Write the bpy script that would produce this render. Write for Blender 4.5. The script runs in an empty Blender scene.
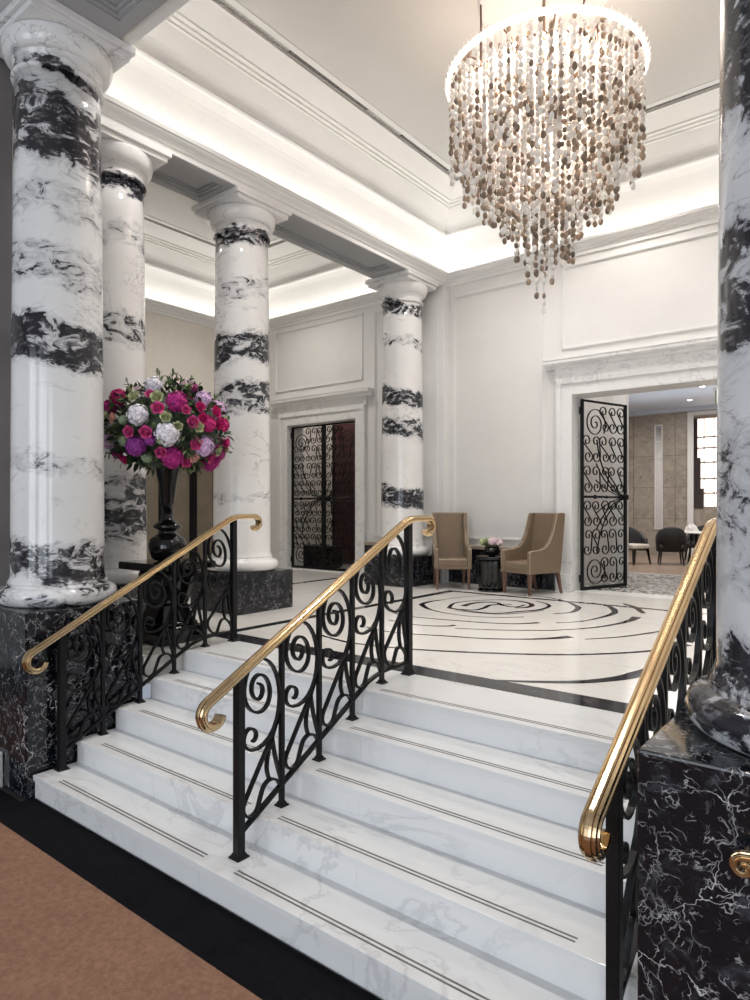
import bpy, math, random
from mathutils import Vector, Matrix
random.seed(7)
PI = math.pi
COL = bpy.context.scene.collection
sc = bpy.context.scene

# ------------------------------------------------------------------ mesh builder
class MB:
    def __init__(s): s.v = []; s.f = []; s.m = []; s.sm = []
    def add(s, vs, fs, mi=0, smooth=False):
        o = len(s.v); s.v += [tuple(p) for p in vs]
        for f in fs:
            s.f.append([i + o for i in f]); s.m.append(mi); s.sm.append(smooth)
    def box(s, x0, x1, y0, y1, z0, z1, mi=0):
        vs = [(x0,y0,z0),(x1,y0,z0),(x1,y1,z0),(x0,y1,z0),(x0,y0,z1),(x1,y0,z1),(x1,y1,z1),(x0,y1,z1)]
        s.add(vs, [(0,3,2,1),(4,5,6,7),(0,1,5,4),(1,2,6,5),(2,3,7,6),(3,0,4,7)], mi)
    def frustum(s, c0, a0, b0, c1, a1, b1, mi=0):   # rectangular taper between two centres
        vs = []
        for (c, a, b) in ((c0,a0,b0),(c1,a1,b1)):
            vs += [(c[0]-a,c[1]-b,c[2]),(c[0]+a,c[1]-b,c[2]),(c[0]+a,c[1]+b,c[2]),(c[0]-a,c[1]+b,c[2])]
        s.add(vs, [(0,3,2,1),(4,5,6,7),(0,1,5,4),(1,2,6,5),(2,3,7,6),(3,0,4,7)], mi)
    def lathe(s, prof, c=(0,0,0), n=48, mi=0, smooth=True, lobes=None):
        vs = []; fs = []
        for (r, z) in prof:
            for k in range(n):
                a = 2*PI*k/n
                rr = r if lobes is None else r*(1 + lobes[1]*abs(math.cos(lobes[0]*a/2)))
                vs.append((c[0]+rr*math.cos(a), c[1]+rr*math.sin(a), c[2]+z))
        for i in range(len(prof)-1):
            for k in range(n):
                k2 = (k+1) % n
                fs.append((i*n+k, i*n+k2, (i+1)*n+k2, (i+1)*n+k))
        s.add(vs, fs, mi, smooth)
        o = len(s.v)
        s.add([], [], mi)
        b = o - len(vs)
        s.f.append([b+k for k in range(n)][::-1]); s.m.append(mi); s.sm.append(False)
        t = b + (len(prof)-1)*n
        s.f.append([t+k for k in range(n)]); s.m.append(mi); s.sm.append(False)
    def ball(s, c, rx, ry, rz, nu=8, nv=5, mi=0, rot=None):
        vs = []; fs = []
        for i in range(1, nv):
            p = PI*i/nv
            for k in range(nu):
                a = 2*PI*k/nu
                q = Vector((rx*math.sin(p)*math.cos(a), ry*math.sin(p)*math.sin(a), rz*math.cos(p)))
                if rot is not None: q = rot @ q
                vs.append((c[0]+q.x, c[1]+q.y, c[2]+q.z))
        tq = Vector((0,0,rz)); bq = Vector((0,0,-rz))
        if rot is not None: tq = rot @ tq; bq = rot @ bq
        vs.append((c[0]+tq.x,c[1]+tq.y,c[2]+tq.z)); vs.append((c[0]+bq.x,c[1]+bq.y,c[2]+bq.z))
        T = len(vs)-2; B = len(vs)-1
        for i in range(nv-2):
            for k in range(nu):
                k2 = (k+1) % nu
                fs.append((i*nu+k, (i+1)*nu+k, (i+1)*nu+k2, i*nu+k2))
        for k in range(nu):
            k2 = (k+1) % nu
            fs.append((T, k, k2)); fs.append((B, (nv-2)*nu+k2, (nv-2)*nu+k))
        s.add(vs, fs, mi, True)
    def sweep(s, pts, sec, N, closed=False, mi=0, smooth=False):
        # planar path, section (a along N, b along in-plane normal)
        N = Vector(N); P = [Vector(p) for p in pts]; n = len(P); m = len(sec); vs = []; fs = []
        for i in range(n):
            if closed: t0 = (P[i]-P[i-1]).normalized(); t1 = (P[(i+1) % n]-P[i]).normalized()
            else:
                t0 = (P[i]-P[i-1]).normalized() if i > 0 else None
                t1 = (P[i+1]-P[i]).normalized() if i < n-1 else None
                t0 = t0 or t1; t1 = t1 or t0
            t = (t0+t1)
            t = t.normalized() if t.length > 1e-6 else t1
            b = N.cross(t).normalized()
            k = 1/max(.5, t.dot(t1))
            for (u, w) in sec:
                q = P[i] + N*u + b*(w*k); vs.append(q)
        for i in range(n if closed else n-1):
            j = (i+1) % n
            for k in range(m):
                k2 = (k+1) % m
                fs.append((i*m+k, i*m+k2, j*m+k2, j*m+k))
        s.add(vs, fs, mi, smooth)
        if not closed:
            o = len(s.v)-len(vs)
            s.f.append([o+k for k in range(m)][::-1]); s.m.append(mi); s.sm.append(False)
            s.f.append([o+(n-1)*m+k for k in range(m)]); s.m.append(mi); s.sm.append(False)
    def bar(s, pts, N, w, th, mi=0):
        a = w/2; b = th/2
        s.sweep(pts, [(-a,-b),(a,-b),(a,b),(-a,b)], N, mi=mi)
    def tube(s, pts, r, n=8, mi=0):
        P = [Vector(p) for p in pts]; vs = []; fs = []
        t = (P[1]-P[0]).normalized(); up = Vector((0,0,1)) if abs(t.z) < .9 else Vector((1,0,0))
        a = t.cross(up).normalized()
        for i in range(len(P)):
            t = (P[min(i+1,len(P)-1)]-P[max(i-1,0)]).normalized()
            a = (a - t*a.dot(t)).normalized(); b = t.cross(a)
            rr = r[i] if isinstance(r, (list, tuple)) else r
            for k in range(n):
                g = 2*PI*k/n; vs.append(P[i]+a*(rr*math.cos(g))+b*(rr*math.sin(g)))
        for i in range(len(P)-1):
            for k in range(n):
                k2 = (k+1) % n; fs.append((i*n+k, i*n+k2, (i+1)*n+k2, (i+1)*n+k))
        s.add(vs, fs, mi, True)
        o = len(s.v)-len(vs)
        s.f.append([o+k for k in range(n)][::-1]); s.m.append(mi); s.sm.append(False)
        s.f.append([o+(len(P)-1)*n+k for k in range(n)]); s.m.append(mi); s.sm.append(False)
    def prism(s, poly, axis, a0, a1, mi=0, smooth=False):
        # poly in the two other axes (in xyz order), extruded along axis
        vs = []
        for a in (a0, a1):
            for (p, q) in poly:
                vs.append({'x': (a,p,q), 'y': (p,a,q), 'z': (p,q,a)}[axis])
        n = len(poly)
        fs = [tuple(range(n))[::-1], tuple(range(n, 2*n))]
        for k in range(n):
            k2 = (k+1) % n; fs.append((k, k2, n+k2, n+k))
        s.add(vs, fs, mi, smooth)
    def rings(s, prof, X0, X1, Y0, Y1, mi=0, skip=None):
        # rectangular profile: offset d inward from the rectangle at height z
        vs = []; fs = []
        for (d, z) in prof:
            vs += [(X0+d,Y0+d,z),(X1-d,Y0+d,z),(X1-d,Y1-d,z),(X0+d,Y1-d,z)]
        for i in range(len(prof)-1):
            for k in range(4):
                if k == skip: continue
                k2 = (k+1) % 4; fs.append((i*4+k, (i+1)*4+k, (i+1)*4+k2, i*4+k2))
        o = len(s.v)
        s.add(vs, fs, mi)
    def build(s, name, mats, parent=None, bevel=0, seg=2, recalc=True, auto=None):
        me = bpy.data.meshes.new(name)
        me.from_pydata(s.v, [], s.f)
        if not isinstance(mats, (list, tuple)): mats = [mats]
        for m in mats: me.materials.append(m)
        me.polygons.foreach_set('material_index', s.m)
        me.polygons.foreach_set('use_smooth', s.sm)
        me.update()
        if recalc:
            import bmesh
            bm = bmesh.new(); bm.from_mesh(me); bmesh.ops.recalc_face_normals(bm, faces=bm.faces); bm.to_mesh(me); bm.free()
        o = bpy.data.objects.new(name, me); COL.objects.link(o)
        if parent is not None: o.parent = parent
        if bevel:
            b = o.modifiers.new('Bevel', 'BEVEL'); b.width = bevel; b.segments = seg; b.limit_method = 'ANGLE'; b.angle_limit = math.radians(40)
        return o

def tag(o, label=None, cat=None, group=None, kind=None):
    if label: o['label'] = label
    if cat: o['category'] = cat
    if group: o['group'] = group
    if kind: o['kind'] = kind
    return o
def thing(name, label, cat, loc=(0,0,0), rz=0, group=None, kind=None):
    o = bpy.data.objects.new(name, None); COL.objects.link(o)
    o.empty_display_size = .1; o.location = loc; o.rotation_euler = (0,0,rz)
    return tag(o, label, cat, group, kind)
def struct(o, label=None):
    o['kind'] = 'structure'
    if label: o['label'] = label
    return o
def spline(pts, k=6):
    P = [Vector(p) for p in pts]; out = []
    for i in range(len(P)-1):
        p0 = P[max(i-1,0)]; p1 = P[i]; p2 = P[i+1]; p3 = P[min(i+2,len(P)-1)]
        for j in range(k):
            t = j/k
            out.append(.5*((2*p1)+(p2-p0)*t+(2*p0-5*p1+4*p2-p3)*t*t+(3*p1-p0-3*p2+p3)*t**3))
    out.append(P[-1]); return out

# ------------------------------------------------------------------ materials
class NT:
    def __init__(s, name):
        s.mat = bpy.data.materials.new(name); s.mat.use_nodes = True
        s.t = s.mat.node_tree; s.bs = s.t.nodes['Principled BSDF']
    def n(s, typ, **kw):
        nd = s.t.nodes.new(typ)
        for k, v in kw.items():
            if k.startswith('i_'):
                nd.inputs[k[2:].replace('_', ' ')].default_value = v
            else: setattr(nd, k, v)
        return nd
    def l(s, a, b): s.t.links.new(a, b)
    def math(s, op, a, b=None, c=None, clamp=False):
        nd = s.t.nodes.new('ShaderNodeMath'); nd.operation = op; nd.use_clamp = clamp
        for i, x in enumerate((a, b, c)):
            if x is None: continue
            if isinstance(x, (int, float)): nd.inputs[i].default_value = x
            else: s.l(x, nd.inputs[i])
        return nd.outputs[0]
    def maprange(s, v, a, b, c, d, mode='SMOOTHSTEP'):
        nd = s.t.nodes.new('ShaderNodeMapRange'); nd.interpolation_type = mode
        s.l(v, nd.inputs['Value'])
        for k, x in zip(('From Min','From Max','To Min','To Max'), (a,b,c,d)): nd.inputs[k].default_value = x
        return nd.outputs['Result']
    def coord(s, loc=(0,0,0), scale=(1,1,1), rot=(0,0,0)):
        tc = s.n('ShaderNodeTexCoord'); mp = s.n('ShaderNodeMapping')
        s.l(tc.outputs['Object'], mp.inputs['Vector'])
        mp.inputs['Location'].default_value = loc; mp.inputs['Scale'].default_value = scale; mp.inputs['Rotation'].default_value = rot
        return mp.outputs['Vector']
    def noise(s, vec, scale, detail=5, rough=.55, dist=0):
        nd = s.n('ShaderNodeTexNoise'); s.l(vec, nd.inputs['Vector'])
        nd.inputs['Scale'].default_value = scale; nd.inputs['Detail'].default_value = detail
        nd.inputs['Roughness'].default_value = rough; nd.inputs['Distortion'].default_value = dist
        return nd
    def mix(s, f, a, b):
        nd = s.t.nodes.new('ShaderNodeMix'); nd.data_type = 'RGBA'
        if isinstance(f, (int, float)): nd.inputs[0].default_value = f
        else: s.l(f, nd.inputs[0])
        for sock, x in ((nd.inputs[6], a), (nd.inputs[7], b)):
            if isinstance(x, tuple): sock.default_value = (*x, 1)
            else: s.l(x, sock)
        return nd.outputs[2]
    def bump(s, h, strength, dist=.01):
        b = s.n('ShaderNodeBump'); b.inputs['Strength'].default_value = strength; b.inputs['Distance'].default_value = dist
        s.l(h, b.inputs['Height']); s.l(b.outputs[0], s.bs.inputs['Normal'])
    def fin(s, col=None, rough=.5, metal=0, spec=None):
        if col is not None:
            if isinstance(col, tuple): s.bs.inputs['Base Color'].default_value = (*col, 1)
            else: s.l(col, s.bs.inputs['Base Color'])
        if isinstance(rough, (int, float)): s.bs.inputs['Roughness'].default_value = rough
        else: s.l(rough, s.bs.inputs['Roughness'])
        s.bs.inputs['Metallic'].default_value = metal
        if spec is not None: s.bs.inputs['Specular IOR Level'].default_value = spec
        return s.mat

def plain(name, col, rough=.5, metal=0, var=.06, scale=8, spec=None, bump=0):
    t = NT(name); n = t.noise(t.coord(), scale, 4)
    c = t.mix(t.maprange(n.outputs[0], .3, .7, 0, 1), tuple(x*(1-var) for x in col), tuple(min(1, x*(1+var)) for x in col))
    if bump: t.bump(n.outputs[0], bump, .004)
    return t.fin(c, rough, metal, spec)

def column_marble(name, bands, seed, tilt=.25, ang=0., white=(.80,.785,.775), thr=0.0):
    t = NT(name)
    tc = t.n('ShaderNodeTexCoord'); sp = t.n('ShaderNodeSeparateXYZ'); t.l(tc.outputs['Object'], sp.inputs[0])
    v1 = t.coord((seed*3.1, seed*1.7, seed*.9))
    n1 = t.noise(v1, 1.5, 4, .5, .6)
    n1b = t.noise(v1, 5, 5, .6, .3)
    z = t.math('ADD', sp.outputs[2], t.math('MULTIPLY', sp.outputs[0], tilt*math.cos(ang)))
    z = t.math('ADD', z, t.math('MULTIPLY', sp.outputs[1], tilt*math.sin(ang)))
    z = t.math('ADD', z, t.math('MULTIPLY', t.math('SUBTRACT', n1.outputs[0], .5), .30))
    z = t.math('ADD', z, t.math('MULTIPLY', t.math('SUBTRACT', n1b.outputs[0], .5), .22))
    M = None
    for (zi, w, st) in bands:
        b = t.math('MULTIPLY', t.maprange(t.math('ABSOLUTE', t.math('SUBTRACT', z, zi)), w*.45, w, 1, 0), st)
        M = b if M is None else t.math('MAXIMUM', M, b)
    v2 = t.coord((seed, seed*2.3, 0), (2.2,2.2,4.0), (tilt*.9*math.sin(ang)+.15, -tilt*.9*math.cos(ang), 0))
    n2 = t.noise(v2, 3.0, 11, .70, .9)
    d = t.math('ADD', n2.outputs[0], t.math('MULTIPLY', M, .34))
    dark = t.maprange(d, .74+thr, .82+thr, 0, 1)
    grey = t.maprange(d, .55+thr, .80+thr, 0, .5)
    v3 = t.coord((seed*5, 0, seed), (1.6,1.6,3.2), (.5,.3,0))
    n3 = t.noise(v3, 1.3, 7, .6, 1.0)
    vein = t.maprange(t.math('ABSOLUTE', t.math('SUBTRACT', n3.outputs[0], .5)), .0, .012, .55, 0)
    vm = t.noise(v1, 1.1, 2)
    vein = t.math('MULTIPLY', vein, t.maprange(vm.outputs[0], .45, .6, 0, 1))
    nd = t.noise(v2, 7, 5, .6, .5)
    dc = t.mix(t.maprange(nd.outputs[0], .5, .72, 0, 1), (.018,.018,.024), (.16,.155,.17))
    wc = t.mix(t.maprange(n1.outputs[0], .35, .65, 0, 1), tuple(x*.93 for x in white), white)
    c = t.mix(grey, wc, (.24,.24,.27))
    c = t.mix(vein, c, (.12,.11,.12))
    c = t.mix(dark, c, dc)
    return t.fin(c, .13, 0, .5)

def black_marble(name, seed=0, dens=1., brown=0.):
    t = NT(name); v = t.coord((seed, seed*.7, seed*.3))
    dn = t.noise(v, 3.5, 5, .6)
    ad = t.n('ShaderNodeVectorMath', operation='MULTIPLY_ADD'); t.l(dn.outputs[1], ad.inputs[0]); ad.inputs[1].default_value = (.35,.35,.35); t.l(v, ad.inputs[2])
    out = None
    for sc_, th, st in ((5.5, .016, .8), (12, .024, .5), (24, .05, .42), (2.3, .006, .7)):
        vo = t.n('ShaderNodeTexVoronoi', feature='DISTANCE_TO_EDGE'); t.l(ad.outputs[0], vo.inputs['Vector']); vo.inputs['Scale'].default_value = sc_
        e = t.maprange(vo.outputs['Distance'], 0, th, st, 0)
        mk = t.noise(v, sc_*.9, 3); e = t.math('MULTIPLY', e, t.maprange(mk.outputs[0], .49, .64, 0, dens))
        out = e if out is None else t.math('MAXIMUM', out, e)
    cl = t.noise(v, 6, 8, .7, 1.5)
    base = t.mix(t.maprange(cl.outputs[0], .5, .75, 0, 1), (.005,.006,.010), (.05+.035*brown,.056+.012*brown,.07))
    c = t.mix(t.math('MINIMUM', out, 1.), base, (.58,.57,.58))
    return t.fin(c, .1, 0, .5)

def carrara(name, base, seed=0, amt=.5, rough=.12, scale=1., ang=.6):
    t = NT(name); v = t.coord((seed, seed*.6, 0), (1.6*scale,3.2*scale,2*scale), (0,0,ang))
    a = t.noise(v, .9, 8, .62, 1.6); b = t.noise(v, 2.5, 6, .6, .8); m = t.noise(v, .6, 2)
    e = t.maprange(t.math('ABSOLUTE', t.math('SUBTRACT', a.outputs[0], .5)), 0, .03, amt, 0)
    e = t.math('MULTIPLY', e, t.maprange(m.outputs[0], .42, .62, 0, 1))
    f = t.maprange(b.outputs[0], .52, .72, 0, amt*.5)
    c = t.mix(f, base, tuple(x*.72 for x in base[:2])+(base[2]*.76,))
    c = t.mix(e, c, (.36,.36,.38))
    return t.fin(c, rough, 0, .5)

def carpet_mat(name, col, var):
    t = NT(name); v = t.coord()
    n = t.noise(v, 350, 3, .7); n2 = t.noise(v, 6, 4); n3 = t.noise(v, 45, 4, .7)
    f = t.math('ADD', t.math('MULTIPLY', n.outputs[0], .5), t.math('MULTIPLY', n3.outputs[0], .5))
    c = t.mix(t.maprange(f, .35, .65, 0, 1), tuple(x*(1-var) for x in col), tuple(x*(1+var) for x in col))
    c = t.mix(t.maprange(n2.outputs[0], .35, .65, 0, .25), c, tuple(x*.8 for x in col))
    t.bump(n.outputs[0], .5, .004)
    return t.fin(c, .95, 0, .1)

def emis(name, col, strength):
    t = NT(name); t.bs.inputs['Emission Color'].default_value = (*col, 1); t.bs.inputs['Emission Strength'].default_value = strength
    return t.fin(col, .5)

M = {}
M['paint'] = plain('wall_paint', (.72,.705,.685), .55, var=.015, scale=3)
M['paintw'] = plain('moulding_paint', (.76,.75,.735), .5, var=.012, scale=3)
M['ceil'] = plain('ceiling_paint', (.80,.79,.77), .6, var=.012, scale=2)
M['field'] = plain('ceiling_field_dimmed', (.64,.625,.60), .6, var=.012, scale=2)  # ceiling paint darkened: the field's weaker bounce light is put into the colour
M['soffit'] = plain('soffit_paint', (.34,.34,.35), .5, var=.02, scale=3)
M['grille'] = plain('slot_grille', (.50,.49,.47), .6, var=.25, scale=60)
M['vent'] = plain('vent_grille', (.13,.125,.12), .6, var=.6, scale=55)
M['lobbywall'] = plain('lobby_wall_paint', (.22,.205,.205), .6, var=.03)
M['black_a'] = black_marble('black_marble_pedestal', 1.3, 1.5)
M['black_b'] = black_marble('black_marble_plinth', 4.1, .8, .4)
M['black_floor'] = black_marble('dark_inlay_marble', 2.2, .35, 1.)
M['carrara'] = carrara('step_marble', (.735,.735,.738), .3, .30, .16, .7)
M['carrara_door'] = carrara('doorway_marble', (.80,.795,.785), 2.3, .42, .25, 1.4)
M['floor'] = carrara('floor_marble', (.74,.715,.68), 5.1, .22, .14, .8)
M['joint'] = plain('joint_grey', (.55,.55,.56), .5)
M['groove'] = plain('grip_strip_dark', (.13,.115,.105), .6, var=.2)
M['iron'] = plain('black_iron', (.004,.004,.005), .42, 0, var=.2, scale=30, spec=.3)
M['gloss_black'] = plain('gloss_black_lacquer', (.004,.004,.005), .06, var=.1)
M['leather'] = plain('taupe_leather', (.185,.132,.086), .30, var=.05, scale=9, bump=.03)
M['piping'] = plain('pale_piping', (.42,.34,.25), .5)
M['legwood'] = plain('chair_leg_wood', (.13,.065,.042), .35, var=.15, scale=20)
M['carpet'] = carpet_mat('brown_carpet', (.265,.148,.100), .28)
M['carpetb'] = carpet_mat('black_carpet', (.006,.006,.008), .5)
def brass():
    t = NT('polished_brass'); n = t.noise(t.coord(), 4, 3)
    c = t.mix(n.outputs[0], (.60,.44,.255), (.66,.49,.29))
    return t.fin(c, t.maprange(n.outputs[0], .3, .7, .17, .22), 1)
M['brass'] = brass()
def mosaic():
    t = NT('mosaic_floor'); vo = t.n('ShaderNodeTexVoronoi'); t.l(t.coord(), vo.inputs['Vector']); vo.inputs['Scale'].default_value = 24
    sp = t.n('ShaderNodeSeparateXYZ'); t.l(vo.outputs['Color'], sp.inputs[0])
    c = t.mix(t.maprange(sp.outputs[0], .45, .55, 0, 1), (.62,.60,.57), (.10,.10,.10))
    return t.fin(c, .25)
M['mosaic'] = mosaic()
def stonewall():
    t = NT('beige_stone_panels'); v = t.coord()
    n = t.noise(v, 3, 8, .65, 1.5); m = t.noise(v, 9, 5, .6, 1.)
    c = t.mix(t.maprange(n.outputs[0], .4, .62, 0, 1), (.40,.355,.30), (.31,.27,.225))
    c = t.mix(t.maprange(m.outputs[0], .6, .68, 0, .7), c, (.16,.12,.09))
    return t.fin(c, .3)
M['beige'] = stonewall()
M['restceil'] = plain('restaurant_ceiling', (.60,.66,.76), .6, var=.02)
M['restfloor'] = plain('restaurant_floor', (.30,.22,.17), .3, var=.1)
M['darkfab'] = plain('dark_upholstery', (.02,.019,.022), .6, var=.2)
M['palefab'] = plain('pale_upholstery', (.55,.50,.44), .7, var=.1)
M['cloth'] = plain('white_linen', (.75,.73,.71), .8, var=.05)
M['mirror'] = plain('mirror_glass', (.75,.77,.78), .04, 1, var=.02)
M['bronze'] = plain('bronze_door_panel', (.20,.165,.125), .3, .0, var=.1, scale=4)
M['maroon'] = plain('maroon_panel', (.045,.010,.012), .35, var=.2)
M['paleroom'] = plain('pale_room_wall', (.66,.63,.60), .6)
M['window'] = emis('daylit_pane', (1,.90,.84), 1.5)
M['lamp'] = emis('lamp_glow', (1,.86,.70), 60)
M['led'] = emis('led_rim', (1,.90,.80), 5)
M['downlight'] = emis('downlight_glow', (1,.95,.9), 14)
M['green'] = emis('exit_green', (.10,.55,.25), .5)
M['steel'] = plain('rod_metal', (.30,.20,.15), .3, 1)
def shellmat(name, col, trans, rough=.25):
    t = NT(name); t.fin(col, rough)
    n = t.noise(t.coord(), 30, 2); c = t.mix(t.maprange(n.outputs[0], .3, .7, 0, 1), tuple(x*.8 for x in col), tuple(min(1, x*1.15) for x in col)); t.l(c, t.bs.inputs['Base Color'])
    tr = t.n('ShaderNodeBsdfTranslucent'); tr.inputs[0].default_value = (*col, 1)
    mx = t.n('ShaderNodeMixShader'); mx.inputs[0].default_value = trans
    t.l(t.bs.outputs[0], mx.inputs[1]); t.l(tr.outputs[0], mx.inputs[2])
    t.l(mx.outputs[0], t.t.nodes['Material Output'].inputs['Surface'])
    return t.mat
M['bead_w'] = shellmat('clear_bead', (.93,.90,.87), .5)
M['bead_t'] = shellmat('taupe_bead', (.48,.375,.29), .45)
M['bead_d'] = shellmat('smoked_bead', (.27,.205,.155), .35)
M['wire'] = plain('strand_wire', (.5,.47,.44), .3, 1)
FL = {'white': (.86,.82,.88), 'lilac': (.70,.48,.72), 'magenta': (.45,.030,.22), 'purple': (.33,.055,.33), 'hot': (.60,.028,.19), 'green': (.33,.42,.27), 'pinkrose': (.66,.085,.28), 'peach': (.80,.45,.38), 'bud': (.50,.52,.30), 'pale': (.78,.62,.66)}
for k, c in FL.items():
    t = NT('petal_'+k); n = t.noise(t.coord(), 45, 4)
    cc = t.mix(t.maprange(n.outputs[0], .35, .65, 0, 1), tuple(x*.72 for x in c), tuple(min(1, x*1.12) for x in c))
    M[k] = t.fin(cc, .6, 0, .2)
M['leaf'] = plain('leaf_green', (.022,.046,.018), .5, var=.5, scale=9)
M['leaf2'] = plain('leaf_light', (.14,.19,.07), .55, var=.4, scale=9)

# ------------------------------------------------------------------ dimensions
R = .149; L = R*5                      # riser, landing height
SX0, SX1 = -4.2, -.556                 # stair width
NOSE = [1.905+.27*k for k in range(5)]
WY = 8.15                              # back wall face
BX1, BX0 = -5.13, -5.70                # colonnade beam faces
HX1 = .39                              # hall right wall
AX0 = -9.5                             # aisle left wall
PED = 1.15                             # pedestal top

# ------------------------------------------------------------------ floors
b = MB(); b.box(-8,4,-4.2,2.9,-.1,0); struct(b.build('floor_lobby', plain('lobby_floor_stone', (.05,.048,.045), .4)))
cp = thing('carpet', 'brown carpet with a broad black border laid before the marble steps', 'carpet', (0,0,0))
b = MB(); b.box(-6.6,3.6,-3.9,1.637,.0,.012); b.build('pile', M['carpet'], cp)
b = MB(); b.box(-6.6,3.6,1.637,1.830,.0,.0125); b.box(SX0+.005,SX1-.005,1.830,NOSE[0]-.002,.0,.0125); b.build('border', M['carpetb'], cp)

fl = MB()
fl.box(AX0-.1, SX0, 2.67, WY+.001, L-.2, L)
fl.box(SX0, SX1, 3.46, WY+.001, L-.2, L)
fl.box(SX1, 3, 2.67, WY+.001, L-.2, L)
def inlay(poly, z=L+.0008):   # flat inlay on the floor, its own thin faces
    fl.add([(x,y,z) for x,y in poly], [tuple(range(len(poly)))], 1)
def strip(pts, ws):
    P = spline([(x,y,0) for x,y in pts], 8); n = len(P); vs = []; fs = []
    for i, p in enumerate(P):
        t = (P[min(i+1,n-1)]-P[max(i-1,0)]).normalized(); q = Vector((-t.y,t.x,0))
        u = i/(n-1)*(len(ws)-1); k = min(int(u), len(ws)-2); w = (ws[k]+(ws[k+1]-ws[k])*(u-k))/2
        vs += [(p.x+q.x*w,p.y+q.y*w,L+.0012),(p.x-q.x*w,p.y-q.y*w,L+.0012)]
    for i in range(n-1): fs.append((2*i,2*i+1,2*i+3,2*i+2))
    fl.add(vs, fs, 1)
BR = -.32
inlay([(-4.54,3.46),(BR+.12,3.46),(BR+.12,3.66),(-4.54,3.66)])
inlay([(-4.53,3.66),(-4.42,3.66),(-4.42,7.28),(-4.53,7.28)])
inlay([(-4.42,7.20),(BR,7.20),(BR,7.28),(-4.42,7.28)])
inlay([(BR,3.66),(BR+.12,3.66),(BR+.12,7.28),(BR,7.28)])
inlay([(-6.70,3.4),(-6.60,3.4),(-6.60,7.9),(-6.70,7.9)])
SPIRAL_DATA = [
 ([(-3.723, 5.985), (-3.417, 5.933), (-3.166, 5.975), (-3.032, 6.237), (-2.927, 6.464), (-2.942, 6.748), (-3.057, 6.933), (-3.222, 7.034)], [0.06, 0.03, 0.05, 0.04, 0.02]),
 ([(-3.725, 5.984), (-3.839, 6.229), (-3.867, 6.393), (-3.805, 6.605), (-3.633, 6.856), (-3.431, 6.931), (-3.234, 6.853), (-3.117, 6.703), (-3.104, 6.528), (-3.18, 6.423)], [0.05, 0.03, 0.03, 0.05, 0.06, 0.05]),
 ([(-3.679, 6.194), (-3.705, 6.432), (-3.641, 6.611), (-3.506, 6.638), (-3.364, 6.508), (-3.204, 6.495), (-3.193, 6.69)], [0.07, 0.06, 0.05, 0.05, 0.03]),
 ([(-3.59, 5.984), (-3.443, 6.039), (-3.438, 6.22), (-3.482, 6.434), (-3.406, 6.589), (-3.318, 6.63)], [0.03, 0.05, 0.05, 0.05, 0.03]),
 ([(-3.585, 5.876), (-3.357, 5.889), (-3.111, 5.954), (-2.96, 6.202), (-2.87, 6.458)], [0.02, 0.03, 0.02]),
 ([(-4.104, 6.528), (-4.149, 6.303), (-4.123, 6.072), (-4.034, 5.951), (-3.829, 5.778), (-3.541, 5.67), (-3.259, 5.658), (-3.017, 5.774), (-2.848, 5.945)], [0.02, 0.06, 0.06, 0.02, 0.02, 0.03]),
 ([(-4.117, 6.549), (-4.008, 6.958), (-3.697, 7.333), (-3.304, 7.435), (-2.948, 7.23), (-2.705, 6.934), (-2.634, 6.765), (-2.599, 6.503), (-2.701, 6.293)], [0.015, 0.02, 0.03, 0.06, 0.06, 0.02]),
 ([(-4.104, 5.433), (-3.879, 5.316), (-3.687, 5.283), (-3.335, 5.34), (-2.996, 5.42), (-2.742, 5.539), (-2.597, 5.734)], [0.03, 0.03, 0.03, 0.03, 0.06]),
 ([(-2.467, 5.816), (-2.322, 6.027), (-2.255, 6.338), (-2.234, 6.615), (-2.267, 6.832), (-2.435, 7.148), (-2.68, 7.31)], [0.02, 0.03, 0.06, 0.07, 0.03]),
 ([(-3.773, 4.995), (-3.495, 4.938), (-3.288, 4.977), (-3.162, 5.063), (-3.137, 5.142)], [0.03, 0.03, 0.05]),
 ([(-3.056, 5.009), (-2.734, 5.159), (-2.481, 5.335), (-2.32, 5.468), (-2.119, 5.78), (-2.013, 6.095), (-1.974, 6.372), (-1.986, 6.625)], [0.02, 0.03, 0.03, 0.05, 0.09]),
 ([(-2.387, 7.462), (-2.195, 7.254), (-2.002, 6.893)], [0.03, 0.07, 0.05]),
 ([(-3.723, 4.582), (-3.475, 4.515), (-3.222, 4.552), (-2.912, 4.663), (-2.63, 4.758), (-2.388, 4.912), (-2.216, 5.084), (-2.107, 5.272)], [0.03, 0.03, 0.035, 0.04, 0.09]),
 ([(-1.977, 5.237), (-1.807, 5.471), (-1.691, 5.721), (-1.56, 6.104), (-1.486, 6.524)], [0.02, 0.035, 0.04, 0.04]),
 ([(-3.777, 4.047), (-3.495, 3.977), (-3.308, 3.965), (-2.869, 4.059), (-2.394, 4.272), (-1.909, 4.571), (-1.587, 4.892), (-1.4, 5.178), (-1.258, 5.521)], [0.035, 0.04, 0.045, 0.045, 0.045]),
 ([(-1.953, 3.634), (-1.745, 3.754), (-1.514, 3.93), (-1.368, 4.142), (-1.303, 4.328), (-1.274, 4.569)], [0.03, 0.05, 0.07, 0.09, 0.11, 0.05]),
]
for pts, ws in SPIRAL_DATA: strip(pts, ws)
struct(fl.build('floor', [M['floor'], M['black_floor']], recalc=False))

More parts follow.
